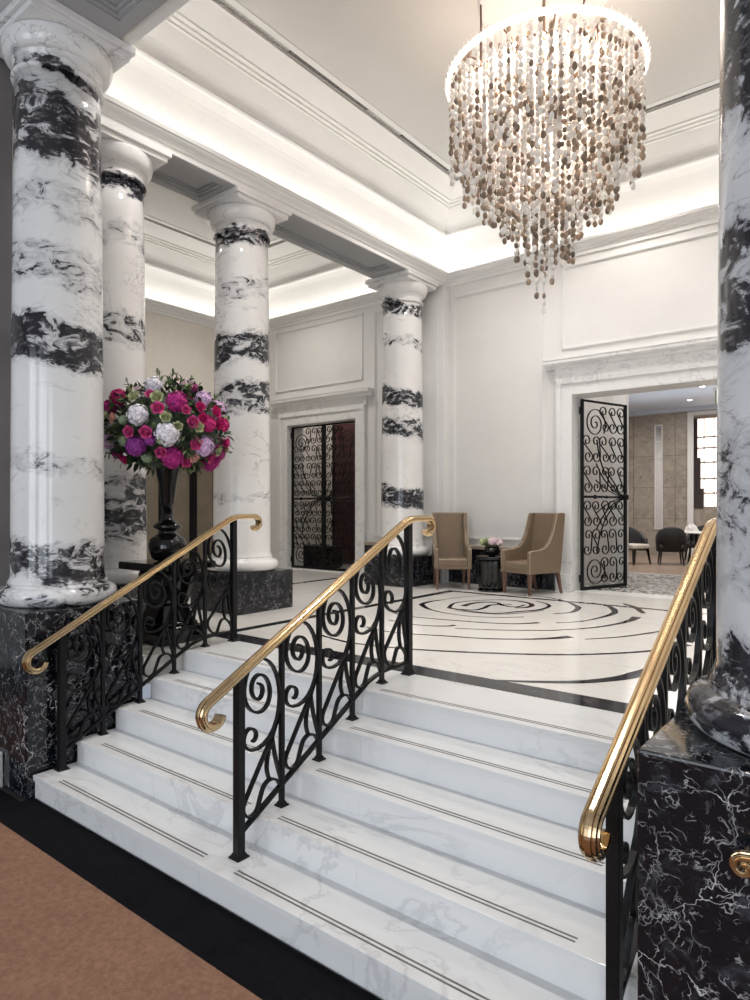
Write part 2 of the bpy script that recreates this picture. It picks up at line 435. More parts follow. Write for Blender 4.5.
# ------------------------------------------------------------------ staircase
st = thing('staircase', 'broad flight of five white veined marble steps', 'staircase', (0,0,0))
for k in range(5):
    b = MB(); y1 = NOSE[k+1]+.03 if k < 4 else 3.46
    z0 = 0 if k == 0 else R*k-.02
    b.box(SX0, SX1, NOSE[k]+.012, y1, z0, R*(k+1)-.032)
    b.box(SX0, SX1, NOSE[k], y1, R*(k+1)-.032, R*(k+1))
    for xj in (-3.55+.21*k, -2.56, -1.62-.21*k):
        b.box(xj, xj+.003, NOSE[k]+.0113, NOSE[k]+.2, R*k+.004, R*(k+1)-.033, 1)
    s_ = b.build('step', [M['carrara'], M['joint']], st, bevel=.006)
    zt = R*(k+1)
    for (xa, xb) in ((SX0+.22, -2.58), (-2.36, SX1-.32)):
        g = MB(); y = NOSE[k]+.05
        g.add([(xa,y,zt-.002),(xb,y,zt-.002),(xb,y+.031,zt-.002),(xa,y+.031,zt-.002)], [(0,3,2,1)], 0)
        for dy in (0, .022): g.box(xa, xb, y+dy, y+dy+.009, zt-.002, zt+.0006)
        g.build('grip_strip', M['groove'], s_)

# ------------------------------------------------------------------ railings
PY = [2.06+.276*k for k in range(6)]
def zr(y): return 1.02+.518*(y-2.06)
def zb(y): return .257+.54*(min(y,3.04)-2.06) + max(0,min(y-3.04,.14))*.22 + max(0,y-3.18)*.03
PANEL = [
 ('q',[(208,494),(221,512),(207,538),(190,507),(213,469),(242,521),(207,575),(170,515),(216,424),(271,535),(190,679),(169,652),(187,618),(203,636),(192,654)]),
 ('s',[(269,575),(250,640),(215,720),(185,790),(169,830),(170,855),(185,866),(204,850),(214,815),(225,782),(243,765),(262,768),(273,785)]),
 ('s',[(250,640),(237,690),(233,735),(240,766)]),
 ('s',[(248,645),(258,705),(274,765)]),
]
def quarters(P, k=7):     # quarter ellipses between successive extreme points, first tangent horizontal
    out = []
    for i in range(len(P)-1):
        (xa,ya),(xb,yb) = P[i],P[i+1]
        for j in range(k):
            a = PI/2*j/k
            if i % 2 == 0: out.append((xa+(xb-xa)*math.sin(a), yb+(ya-yb)*math.cos(a)))
            else: out.append((xb+(xa-xb)*math.cos(a), ya+(yb-ya)*math.sin(a)))
    return out+[P[-1]]
def panel_pt(p):
    s = (p[0]-157)/120; by = 910-130*s; H = 440-30*s
    return s, (by-p[1])/H
PANEL = [[panel_pt(p) for p in (quarters(q) if m == 'q' else [(v.x,v.y) for v in spline([(x,y,0) for x,y in q], 5)])] for m, q in PANEL]
RAILSEC = [(-.031,-.012),(-.027,-.019),(.027,-.019),(.031,-.012),(.031,-.003),(.026,-.001),(.0265,.005),(.024,.010),(.0165,.0125),(.0155,.0105),(.0135,.0115),(.012,.017),(.006,.0195),(-.006,.0195),(-.012,.017),(-.0135,.0115),(-.0155,.0105),(-.0165,.0125),(-.024,.010),(-.0265,.005),(-.026,-.001),(-.031,-.003)]
OLDSEC = [(-.031,-.010),(-.026,-.019),(.026,-.019),(.031,-.010),(.031,.002),(.027,.006),(.024,.012),(.012,.018),(0,.020),(-.012,.018),(-.024,.012),(-.027,.006),(-.031,.002)]
def rail_path(X):
    P = []
    y0 = 1.875; a = math.atan(.518) + PI; r = .068
    # lower curl, tip first
    h = a; p = Vector((y0, zr(y0))); curl = []
    nst = 36; tot = math.radians(232)
    for i in range(nst):
        da = tot/nst; h2 = h+da/2
        p = p + Vector((math.cos(h2), math.sin(h2)))*(r*(1-.2*i/nst))*da; h += da; curl.append(p.copy())
    P += [(q.x, q.y) for q in curl[::-1]]
    ya = 3.38
    P += [(y0+(ya-y0)*i/8, zr(y0+(ya-y0)*i/8)) for i in range(9)]
    zt = zr(3.38)+.028
    P += [(3.42, zt-.012), (3.47, zt), (3.52, zt+.003), (3.60, zt+.003), (3.66, zt+.003)]
    h = 0; p = Vector((3.66, zt+.003)); tot = math.radians(225)
    for i in range(nst):
        da = tot/nst; h2 = h-da/2
        p = p + Vector((math.cos(h2), math.sin(h2)))*(.056*(1-.25*i/nst))*da; h -= da; P.append((p.x, p.y))
    return [(0, y, z) for y, z in P]
def railing(X, label):
    t = thing('stair_railing', label, 'railing', (X, 0, 0), 0, 'scrolled iron railings with brass handrails')
    b = MB(); b.sweep(rail_path(X), RAILSEC, (1,0,0)); b.build('handrail', M['brass'], t)
    b = MB(); ys = [PY[0]+.3*i/1 for i in range(0)]
    pts = [(0, PY[0]+(PY[-1]-PY[0])*i/20, zb(PY[0]+(PY[-1]-PY[0])*i/20)) for i in range(21)]
    b.bar(pts, (1,0,0), .026, .016); b.build('bottom_bar', M['iron'], t)
    for k in range(6):
        h = .021 if k in (0,5) else .0125
        z0 = R*(k+1) if k < 5 else L
        zt = zr(PY[k])-.01 if k < 5 else zr(3.38)+.015
        b = MB(); b.box(-h,h,PY[k]-h,PY[k]+h,z0,zt)
        p = b.build('post', M['iron'], t, bevel=.003)
        f = MB(); f.box(-h-.014,h+.014,PY[k]-h-.014,PY[k]+h+.014,z0,z0+.008)
        f.frustum((0,PY[k],z0+.008),h+.009,h+.009,(0,PY[k],z0+.024),h+.001,h+.001); f.build('foot_plate', M['iron'], p)
    for k in range(5):
        b = MB()
        for q in PANEL:
            pts = []
            for (s, tt) in q:
                y = PY[k]+s*.276
                z = zb(y)+tt*(zr(y)-.018-zb(y)); pts.append((0,y,z))
            b.bar(pts, (1,0,0), .022, .012)
        b.build('scroll_panel', M['iron'], t)
    return t
railing(-4.15, 'scrolled black iron railing with brass handrail against the pedestal below the flower vase')
railing(-2.445, 'scrolled black iron railing with brass handrail standing free in mid flight')
railing(-.685, 'scrolled black iron railing with wide brass handrail nearest the camera')

# brass wall rail end at the near pedestal
t = thing('wall_handrail', 'short brass handrail with curled end on the black pedestal front', 'handrail', (0,0,0))
b = MB(); P = []
h = PI; p = Vector((-.285,.972)); curl = []
for i in range(26):
    da = math.radians(400)/26; h2 = h+da/2; p = p+Vector((math.cos(h2),math.sin(h2)))*(.026*(1-.66*i/26))*da; h += da; curl.append(p.copy())
P = [(q.x,1.79,q.y) for q in curl[::-1]] + [(-.285,1.79,.972)] + [(-.285+.04,1.79,.977),(-.285+.09,1.79,.992)] + [(-.285+.12*i,1.79,.985+.022*i) for i in range(1,8)]
b.sweep(P, [(u*.65,w*.5) for u,w in RAILSEC], (0,-1,0)); b.build('rail', M['brass'], t)
for x in (-.02,.42):
    b = MB(); b.tube([(x,1.79,1.0),(x,1.80,.95),(x,1.856,.94)], .009); b.lathe([(.025,0),(.025,.006)], (0,0,0), 16)
    v = b.v; n = 32
    for i in range(len(v)-n, len(v)): px_, py_, pz_ = v[i]; v[i] = (x+px_, 1.856-pz_, .94+py_)
    b.build('bracket', M['brass'], t)

# ------------------------------------------------------------------ columns
def column(label, x, y, z0, ped, mat, pmat, pedname='plinth', zt=4.98):
    t = thing('marble_column', label, 'column', (x,y,z0), 0, 'white and black marble columns', 'thing')
    h0 = PED-z0
    b = MB(); b.box(-ped,ped,-ped,ped,0,h0); b.build(pedname, pmat, t, bevel=.008)
    pr = [(.30,0),(.345,.0)]
    for i in range(13):
        a = -PI/2+PI*i/12; pr.append((.325+.06*math.cos(a), .062+.062*math.sin(a)))
    pr += [(.322,.126),(.322,.140)]
    b = MB(); b.lathe([(r,z+h0) for r,z in pr], n=64); b.build('base', mat, t)
    top = zt-.35-z0
    sh = [(.322,h0+.140),(.318,h0+.152),(.308,h0+.17),(.300,h0+.20)]
    for i in range(1,13):
        u = i/12; sh.append((.300-.026*u**1.5, h0+.20+(top-h0-.20)*u))
    b = MB(); b.lathe(sh, n=64); b.build('shaft', mat, t)
    cp_ = [(.276,top),(.294,top+.006),(.298,top+.018),(.294,top+.03),(.280,top+.036),(.278,top+.10),(.288,top+.105),(.288,top+.118)]
    for i in range(11):
        a = PI/2*i/10; cp_.append((.290+.068*math.sin(a), top+.12+.12*(1-math.cos(a))))
    cp_ += [(.352,top+.255)]
    b = MB(); b.lathe(cp_, n=64); b.build('capital', mat, t)
    b = MB(); zz = top+.255
    b.box(-.345,.345,-.345,.345,zz,zz+.045); b.box(-.372,.372,-.372,.372,zz+.045,zt-z0); b.build('abacus', mat, t, bevel=.006)
    return t
c1 = column_marble('marble_col_near', [(4.36,.36,1.0),(4.72,.06,.9),(3.85,.2,.5),(3.42,.22,.66),(2.90,.22,1.0),(1.45,.2,.9),(1.2,.08,.75),(2.10,.12,.62)], 3.3, .16, .67, (.76,.76,.765))
column('thick black and white streaked column on tall pedestal beside the bottom step', -4.62, 2.27, 0, .4, c1, M['black_a'], 'pedestal', 5.07)
c2 = column_marble('marble_col_second', [(4.55-L,.14,1.0),(4.1-L,.15,.55),(3.3-L,.2,.75),(1.75-L,.42,.9)], 8.1, -.15, .2)
column('marble column half hidden behind the nearest streaked column and the flowers', -5.46, 3.15, L, .37, c2, M['black_b'])
c3 = column_marble('marble_col_mid', [(4.60-L,.13,.95),(4.05-L,.18,.5),(3.44-L,.24,1.0),(2.90-L,.22,.85),(1.9-L,.06,.55)], 12.7, -.15, .4)
column('marble column behind the upper end of the flower side railing', -5.46, 4.64, L, .38, c3, M['black_b'])
c4 = column_marble('marble_col_far', [(4.54-L,.16,.95),(4.08-L,.12,.6),(3.32-L,.18,1.0),(2.90-L,.18,.85),(1.97-L,.22,1.0)], 21.4, .15, .4)
column('slim looking marble column against the back wall next to a taupe armchair', -5.46, 7.54, L, .38, c4, M['black_b'])
c5 = column_marble('marble_col_right_shaded', [(2.98,.34,1.),(2.30,.26,1.),(1.72,.34,.7),(1.2,.18,1.0)], 17.2, .3, 1.0, (.60,.61,.635))  # same white marble as the other columns, its shade put into the colour
column('large veined column, its white greyed for shade, at the picture edge on a black pedestal', -.135, 2.26, 0, .418, c5, M['black_a'], 'pedestal', 5.07)

# ------------------------------------------------------------------ beams and ceilings
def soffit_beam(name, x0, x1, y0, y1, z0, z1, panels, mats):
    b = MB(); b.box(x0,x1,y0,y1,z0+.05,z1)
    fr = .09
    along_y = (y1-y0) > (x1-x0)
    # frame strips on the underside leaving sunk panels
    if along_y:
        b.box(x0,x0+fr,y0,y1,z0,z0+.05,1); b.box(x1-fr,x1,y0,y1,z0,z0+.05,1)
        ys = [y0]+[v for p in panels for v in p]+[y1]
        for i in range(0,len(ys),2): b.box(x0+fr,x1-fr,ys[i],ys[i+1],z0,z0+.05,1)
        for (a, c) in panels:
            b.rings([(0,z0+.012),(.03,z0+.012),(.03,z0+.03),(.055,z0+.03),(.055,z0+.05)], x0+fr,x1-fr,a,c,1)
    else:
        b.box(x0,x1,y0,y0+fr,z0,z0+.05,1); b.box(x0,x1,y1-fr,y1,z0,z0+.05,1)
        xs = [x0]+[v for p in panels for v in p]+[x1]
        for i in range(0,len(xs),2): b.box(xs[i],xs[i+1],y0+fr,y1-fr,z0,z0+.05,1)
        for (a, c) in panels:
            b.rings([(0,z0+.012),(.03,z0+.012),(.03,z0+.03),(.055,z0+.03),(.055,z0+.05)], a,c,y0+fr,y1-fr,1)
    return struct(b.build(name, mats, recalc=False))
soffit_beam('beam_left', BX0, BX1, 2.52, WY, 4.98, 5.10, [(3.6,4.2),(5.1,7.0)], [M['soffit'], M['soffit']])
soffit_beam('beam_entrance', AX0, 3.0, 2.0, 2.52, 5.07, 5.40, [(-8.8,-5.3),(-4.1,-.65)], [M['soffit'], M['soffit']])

CORN = [(0,4.985),(.018,4.985),(.018,5.03),(.035,5.04),(.035,5.06),(.05,5.075),(.07,5.085),(.085,5.10),(.085,5.115),(.10,5.12),(.105,5.155),(.085,5.165),(.02,5.165),(-.10,5.17)]
COVE = [(-.10,5.17),(-.112,5.25),(-.119,5.33),(-.121,5.41),(-.119,5.48),(-.113,5.55),(-.103,5.61),(-.089,5.66),(-.071,5.70),(-.05,5.74)]
LIP = [(-.05,5.74),(-.01,5.712),(.015,5.715),(.028,5.735),(.018,5.762),(-.005,5.785)]
TRAY = [(-.005,5.785),(.04,5.90),(.13,6.04),(.15,6.04),(.15,6.065),(.18,6.07),(.18,6.095),(.22,6.10),(.22,6.12),(.42,6.22),(.45,6.22)]
def ceiling(name, X0, X1, Y0, Y1, dz=0, skip=None):
    b = MB(); b.rings([(d,z+dz) for d,z in CORN], X0, X1, Y0+(.16 if skip is not None else 0), Y1, 0, skip)
    struct(b.build('trim_5', M['paintw'], recalc=False))
    b = MB()
    for pr, mi in ((COVE,0),(LIP,1),(TRAY,0)):
        b.rings([(d,z+dz) for d,z in pr], X0, X1, Y0, Y1, mi)
    # linear slot between the tray and the raised field
    b.rings([(.45,6.22+dz),(.45,6.26+dz),(.53,6.26+dz)], X0,X1,Y0,Y1,2)
    b.rings([(.53,6.26+dz),(.53,6.225+dz),(.60,6.225+dz),(.60,6.235+dz)], X0,X1,Y0,Y1,1)
    d = .60
    b.add([(X0+d,Y0+d,6.235+dz),(X1-d,Y0+d,6.235+dz),(X1-d,Y1-d,6.235+dz),(X0+d,Y1-d,6.235+dz)], [(0,3,2,1)], 3)
    return struct(b.build(name, [M['ceil'], M['paintw'], M['grille'], M['field']], recalc=False))
HY0 = 2.52
b = MB(); b.box(BX1,3.0,2.50,2.62,5.085,5.175); struct(b.build('trim_4', M['paintw']))
def vent(label, x0, x1, y0, y1):
    t = thing('ceiling_vent', label, 'vent', ((x0+x1)/2,(y0+y1)/2,6.26), 0, 'linear ceiling vents')
    dx, dy = (x1-x0)/2, (y1-y0)/2
    b = MB(); b.box(-dx,dx,-dy,dy,-.012,0); b.build('grille', M['vent'], t)
    b = MB()
    if dy > dx:
        for s_ in (-1,1): b.box(s_*dx-.006,s_*dx+.006,-dy,dy,-.022,0)
    else:
        for s_ in (-1,1): b.box(-dx,dx,s_*dy-.006,s_*dy+.006,-.022,0)
    b.build('vent_rim', M['grille'], t)
vx = BX1+.46; vy = WY-.46
vent('dark linear ceiling vent slot along the colonnade side, nearer the entrance', vx, vx+.06, 4.55, 5.75)
vent('dark linear ceiling vent slot along the colonnade side, near the back corner', vx, vx+.06, 6.4, 7.45)
vent('dark linear ceiling vent slot along the back wall above the open doorway', -2.2, -.6, vy-.06, vy)
ceiling('ceiling', BX1, HX1, HY0, WY, 0, 0)
ceiling('ceiling_aisle', AX0, BX0, 1.9, WY)
# roof over everything so no stray light enters
b = MB(); b.box(-10.2,4.2,-4.4,8.6,6.6,6.7); struct(b.build('roof', M['paint']))
b = MB(); b.box(-9.6,4,-4.2,2.0,5.25,5.35); struct(b.build('ceiling_lobby', M['paint']))

# ------------------------------------------------------------------ walls
def mold(b, x0, x1, z0, z1, y, w=.045, d=.022, mi=0):   # picture-frame moulding on a wall facing -y
    for (u0,u1,v0,v1) in ((x0,x1,z0,z0+w),(x0,x1,z1-w,z1),(x0,x0+w,z0+w,z1-w),(x1-w,x1,z0+w,z1-w)):
        b.box(u0,u1,y-d*.5,y,v0,v1,mi)
    i = w*.3
    for (u0,u1,v0,v1) in ((x0+i,x1-i,z0+i,z0+i+w*.35),(x0+i,x1-i,z1-i-w*.35,z1-i),(x0+i,x0+i+w*.35,z0+i,z1-i),(x1-i-w*.35,x1-i,z0+i,z1-i)):
        b.box(u0,u1,y-d,y,v0,v1,mi)
D1 = (-3.244,-1.50); D2 = (-8.371,-6.80); DT = 3.25; WT = 8.5
b = MB()
for (x0,x1,z0,z1) in ((AX0-.1,D2[0],.5,6.6),(D2[0],D2[1],DT,6.6),(D2[1],D1[0],.5,6.6),(D1[0],D1[1],DT,6.6),(D1[1],3,.5,6.6)):
    b.box(x0,x1,WY,WT,z0,5.0); b.box(x0,x1,WY+.2,WT,5.0,6.6)
struct(b.build('wall_back', M['paint']))
b = MB()
mold(b,-5.0,-3.62,1.36,4.84,WY); mold(b,-3.38,-1.36,3.82,4.90,WY); mold(b,-1.13,.2,1.36,4.84,WY)
mold(b,-8.68,-6.66,3.84,4.92,WY); mold(b,-6.45,-5.98,1.36,4.92,WY); mold(b,-9.35,-8.95,1.36,4.92,WY)
struct(b.build('trim_1', M['paintw']))
b = MB(); b.box(-5.84,-5.06,7.99,WY,L,4.98); b.box(-5.74,-5.16,7.975,7.99,1.4,4.85); struct(b.build('pilaster_back', M['paintw'], bevel=.004))
b = MB(); b.box(-5.06,-3.47,8.115,WY,L,1.23,1); b.box(-5.06,-3.47,8.10,WY,1.23,1.275,0)
b.box(-1.28,.39,8.04,WY,L,1.23,1); b.box(-1.28,.39,8.02,WY,1.23,1.275,0)
b.box(-6.55,-5.84,8.04,WY,L,1.23,1); b.box(-6.55,-5.84,8.02,WY,1.23,1.275,0)
struct(b.build('baseboard_back', [plain('ledge_tan', (.36,.29,.22), .35), M['black_b']], bevel=.004))
b = MB(); b.box(HX1,HX1+.4,2.52,WY,.5,5.0); b.box(HX1+.2,HX1+.4,2.52,WY,5.0,6.6); struct(b.build('wall_right', M['paint']))
b = MB(); b.box(AX0-.4,AX0,1.9,WT,.5,5.0); b.box(AX0-.4,AX0-.2,1.9,WT,5.0,6.6); b.box(AX0,AX0+.03,2.2,5.6,L,1.0); b.box(AX0,AX0+.03,7.6,WY,L,1.0); struct(b.build('wall_left', plain('aisle_wall_cream', (.70,.66,.60), .55, var=.02)))
b = MB(); b.box(AX0-.4,-5.06,1.95,2.15,0,5.25); struct(b.build('wall_lobby_front', M['lobbywall']))
b = MB(); b.box(-8,-4.53,1.835,1.868,0,.2); b.box(-8,-4.53,1.84,1.868,.2,.23); b.box(-8,-5.03,1.868,1.951,0,.23); struct(b.build('baseboard_lobby', M['paintw'], bevel=.006))
b = MB(); b.box(.31,4,1.95,2.15,0,5.25); struct(b.build('wall_lobby_front.001', M['lobbywall']))
b = MB(); b.box(-8.1,-8,-4.2,1.9,0,6.6); struct(b.build('wall_lobby_left', M['paint']))
b = MB(); b.box(4,4.1,-4.2,2.2,0,6.6); struct(b.build('wall_lobby_right', M['paint']))
# street wall with three tall windows that let the daylight in
b = MB(); WIN = [(-5.6,-3.6),(-2.6,.2),(1.2,3.2)]
xs = [-8]+[v for w in WIN for v in w]+[4]
for i in range(0,len(xs),2): b.box(xs[i],xs[i+1],-4.4,-4.2,0,6.6)
for (x0,x1) in WIN: b.box(x0,x1,-4.4,-4.2,4.3,6.6); b.box(x0,x1,-4.4,-4.2,0,.3)
struct(b.build('wall_street', M['paint']))
for i,(x0,x1) in enumerate(WIN):
    b = MB(); w = .06
    for (u0,u1,v0,v1) in ((x0,x1,.3,.3+w),(x0,x1,4.3-w,4.3),(x0,x0+w,.3,4.3),(x1-w,x1,.3,4.3),((x0+x1)/2-.03,(x0+x1)/2+.03,.3,4.3),(x0,x1,2.9,2.96)):
        b.box(u0,u1,-4.33,-4.27,v0,v1)
    struct(b.build('window_%d' % (i+2), M['iron']))

# ------------------------------------------------------------------ doorways (marble surrounds)
def surround(name, x0, x1, label):
    b = MB(); y = WY; w = .19
    for s_, xe in ((-1,x0),(1,x1)):
        xa, xb = (xe-w,xe) if s_ < 0 else (xe,xe+w)
        b.box(xa,xb,y-.035,y,L,DT+w); 
        o = (xa-.0,xa+.06) if s_ < 0 else (xb-.06,xb)
        b.box(o[0],o[1],y-.055,y-.035,L,DT+w)
        b.box(xa-.005,xb+.005,y-.06,y,L,L+.22)
        # inner reveal
        r = (xe,xe+.012) if s_ < 0 else (xe-.012,xe)
        b.box(r[0],r[1],y-.035,WT+.02,L,DT)
    b.box(x0,x1,y-.035,y,DT,DT+w); b.box(x0-w+.06,x1+w-.06,y-.055,y-.035,DT+w-.06,DT+w)
    b.box(x0,x1,y-.035,WT+.02,DT-.012,DT)
    b.box(x0-w-.03,x1+w+.03,y-.04,y,DT+w,DT+w+.15)
    pr = [(y,DT+w+.13),(y-.06,DT+w+.14),(y-.075,DT+w+.17),(y-.12,DT+w+.185),(y-.14,DT+w+.20),(y-.14,DT+w+.235),(y-.15,DT+w+.245),(y,DT+w+.25)]
    b.prism(pr, 'x', x0-w-.15, x1+w+.15)
    o = struct(b.build(name, M['carrara_door'], bevel=.004), label)
    return o
surround('door_1', *D1, 'wide white marble doorway to the dining room')
surround('door_2', *D2, 'white marble doorway closed by two iron gates')
b = MB(); b.box(D1[0],D1[1],WY+.001,WT,L-.2,L); b.box(D2[0],D2[1],WY+.001,WT,L-.2,L+.02); struct(b.build('floor_threshold', M['carrara_door']))

# ------------------------------------------------------------------ iron gates
def spiral(cx, cz, r0, turns, a0, hand, n=26, r1=.18):
    out = []
    for i in range(n+1):
        u = i/n; r = r0*(1-u*(1-r1)); a = a0+hand*turns*2*PI*u
        out.append((cx+r*math.cos(a), 0, cz+r*math.sin(a)))
    return out
def gate(label, loc, rz, w, h, seed, flip=False):
    rnd = random.Random(seed)
    t = thing('iron_gate', label, 'gate', loc, rz, 'scrolled iron gates')
    b = MB(); s = .026
    b.box(0,s*1.5,-.016,.016,0,h); b.box(w-s*1.6,w,-.016,.016,0,h); b.box(s,w-s,-.014,.014,0,s*1.6); b.box(s,w-s,-.014,.014,h-s,h)
    b.build('frame', M['iron'], t, bevel=.003)
    zm = h*.49
    b = MB(); b.tube([(s,0,zm),(w-s,0,zm)], .016, 10); b.ball((w*.3,0,zm),.03,.03,.03); b.ball((w*.55,0,zm),.022,.022,.022)
    b.build('crossbar', M['iron'], t)
    b = MB(); xk = w-.05
    prof = [(.01,-.06),(.035,-.055),(.048,-.03),(.036,-.012),(.036,.012),(.048,.03),(.035,.055),(.01,.06)]
    b.lathe(prof, (0,0,0), 20); b.v = [(xk+x, z, zm+y) for (x,y,z) in b.v]
    b.build('lock_boss', M['iron'], t)
    b = MB(); N = (0,1,0); th = .0095; wd = .016
    mx = lambda x: (w-x) if flip else x
    def put(pts): b.bar([(mx(x),y,z) for x,y,z in pts], N, wd, th)
    # large spirals in the hinge corners
    put(spiral(w*.30,h*.88,w*.23,2.4,-.6,1,44,.06)); put(spiral(w*.30,h*.10,w*.22,2.4,.6,-1,44,.06))
    def pair(ax, az, ra, bx, bz, rb, kind):
        f = math.atan2(bz-az, bx-ax); A = []
        for i in range(19):
            u = i/18; r = ra*(.22+.78*u); g = f-PI/2-(1-u)*2*PI*1.15; A.append((ax+r*math.cos(g), 0, az+r*math.sin(g)))
        Bp = []
        for i in range(19):
            u = i/18; r = rb*(1-.78*u)
            g = f+PI/2-u*2*PI*1.15 if kind == 'S' else f-PI/2+u*2*PI*1.15
            Bp.append((bx+r*math.cos(g), 0, bz+r*math.sin(g)))
        put(A+Bp)
    nc = 5; cw = (w-.08)/nc; rh = cw*1.02
    for part, (z0_, z1_) in enumerate(((.05,zm-.03),(zm+.03,h-.03))):
        nr = int((z1_-z0_)/rh); rr = (z1_-z0_)/nr
        for c_ in range(nc):
            k = 0
            while k < nr:
                zc = z0_+rr*(k+.5); xc = .045+cw*(c_+.5)
                big = c_ < 2 and ((part == 1 and k >= nr-2) or (part == 0 and k < 2))
                if big: k += 1; continue
                if k+1 < nr and not (c_ < 2 and part == 1 and k+1 >= nr-2):
                    o1 = rnd.uniform(-.02,.02); pair(xc+o1, zc, cw*rnd.uniform(.40,.52), xc-o1*1.2, zc+rr, cw*rnd.uniform(.40,.52), rnd.choice(('S','S','C')))
                    k += 2
                else:
                    put(spiral(xc,zc,cw*.48,1.4,rnd.uniform(0,6),1,22)); k += 1
    for a in (-52,-36,-20,20,36,52):       # stems fanning out of the lock boss
        pts = []
        for i in range(7):
            u = i/6; g = math.radians(180-a*(.4+.6*u)); q = .08+u*w*.72/math.cos(math.radians(a))*.8
            pts.append((min(w-.04,max(.04,(w-.03)+q*math.cos(g))),0,zm+q*math.sin(g)))
        put(spline(pts,3))
    b.build('scrollwork', M['iron'], t)
    b = MB()
    for zz in (.15,h-.15): b.box(-.02,.012,-.02,.02,zz-.05,zz+.05)
    b.build('hinge', M['iron'], t, bevel=.004)
    return t
GH = DT-L-.03
lw = (D2[1]-D2[0]-.06)/2
gate('closed scrolled iron gate leaf with the pale wall behind it', (D2[0]+.03,8.22,L+.02), 0, lw, GH-.02, 1)
g2 = gate('closed scrolled iron gate leaf with the maroon panel behind it', (D2[1]-.03,8.22,L+.02), PI, lw, GH-.02, 2)
gate('scrolled iron gate leaf standing open into the dining room doorway', (D1[0]+.06,8.30,L+.003), math.radians(72), .93, GH-.02, 3)

# room behind the closed gates
b = MB(); b.box(-9.6,-6.0,WT,10.2,L-.2,L); struct(b.build('floor_side_room', M['floor']))
b = MB(); b.box(-9.7,-6.0,10.2,10.3,.5,4.2); b.box(-9.7,-9.6,WT,10.2,.5,4.2); b.box(-6.0,-5.9,WT,10.2,.5,4.2); struct(b.build('wall_side_room', M['paleroom']))
b = MB(); b.box(-9.7,-5.9,WT,10.3,4.2,4.3); struct(b.build('ceiling_side_room', M['ceil']))
t = thing('folding_screen', 'dark maroon lacquer screen panel behind the closed gates', 'screen', (0,0,L))
b = MB(); b.box(-8.55,-7.2,9.55,9.61,0,3.0); b.build('panel', M['maroon'], t, bevel=.005)
b = MB(); 
for x in (-8.58,-7.9,-7.22): b.box(x,x+.05,9.53,9.62,0,3.05)
b.build('frame', M['iron'], t, bevel=.004)
t = thing('planter', 'low black planter box on the floor behind the closed gates', 'planter', (-8.22,8.75,L))
b = MB(); b.box(-.42,.46,-.14,.14,.03,.36); b.build('box', M['gloss_black'], t, bevel=.01)
b = MB(); b.box(-.44,.48,-.16,.16,.34,.38); b.build('rim', M['iron'], t, bevel=.004)
b = MB(); b.box(-.40,.44,-.12,.12,0,.035); b.build('base', M['iron'], t)

# bronze mirrored doors in the aisle wall
for i,(y0,y1) in enumerate(((5.55,6.33),(6.37,6.93),(6.97,7.42))):
    b = MB(); b.box(AX0+.001,AX0+.05,y0,y1,L,2.95)
    d = struct(b.build('door_%d' % (i+3), M['bronze'], bevel=.004))
    f = MB()
    for (a,c,z0,z1) in ((y0-.02,y0+.05,L,3.0),(y1-.05,y1+.02,L,3.0),(y0,y1,2.92,3.0)): f.box(AX0+.045,AX0+.075,a,c,z0,z1)
    f.build('door_frame', M['iron'], d)

# ------------------------------------------------------------------ dining room beyond the open doorway
RF = .50
b = MB(); b.box(-3.45,1.5,WT,10.5,L-.3,L); b.box(-6.6,1.5,10.5,11.1,L-.3,L); struct(b.build('floor_corridor', M['mosaic']))
b = MB(); b.box(-6.6,1.5,11.1,11.2,L-.06,L); b.box(-6.6,1.5,11.12,11.2,.4,L-.06); struct(b.build('trim_2', M['carrara_door']))
b = MB(); b.box(-6.6,1.5,11.1,20.2,RF-.1,RF); struct(b.build('floor_dining', M['restfloor']))
b = MB(); b.box(-6.7,1.6,20,20.2,.3,4.8); struct(b.build('wall_dining_back', M['beige']))
b = MB(); b.box(-6.7,-6.6,10.4,20.2,.3,4.8); b.box(1.5,1.6,WT,20.2,.3,4.8); b.box(-6.6,-3.45,10.35,10.5,.3,4.8); struct(b.build('wall_dining_side', M['paleroom']))
b = MB(); b.box(-3.6,-3.45,WT,10.5,.5,4.8); struct(b.build('wall_corridor', M['paleroom']))
b = MB(); b.box(-3.47,-3.27,10.3,10.5,L,4.6); struct(b.build('pilaster_corridor', M['paintw'], bevel=.01))
b = MB(); b.box(-6.7,1.6,WT,20.2,4.6,4.7); b.box(-6.6,1.5,19.7,20,4.5,4.6); struct(b.build('ceiling_dining', M['restceil']))
for (x,y) in ((-2.75,13.6),(-1.95,13.2),(-3.5,16.5),(-2.4,16.4),(-4.2,18.4)):
    t = thing('ceiling_light', 'small recessed downlight in the dining room ceiling', 'ceiling light', (x,y,4.6), 0, 'dining room downlights')
    b = MB(); b.lathe([(.075,-.012),(.075,0)], n=20); b.build('ring', M['paintw'], t)
    b = MB(); b.lathe([(.055,-.016),(.055,-.011)], n=20); b.build('lens', M['downlight'], t)
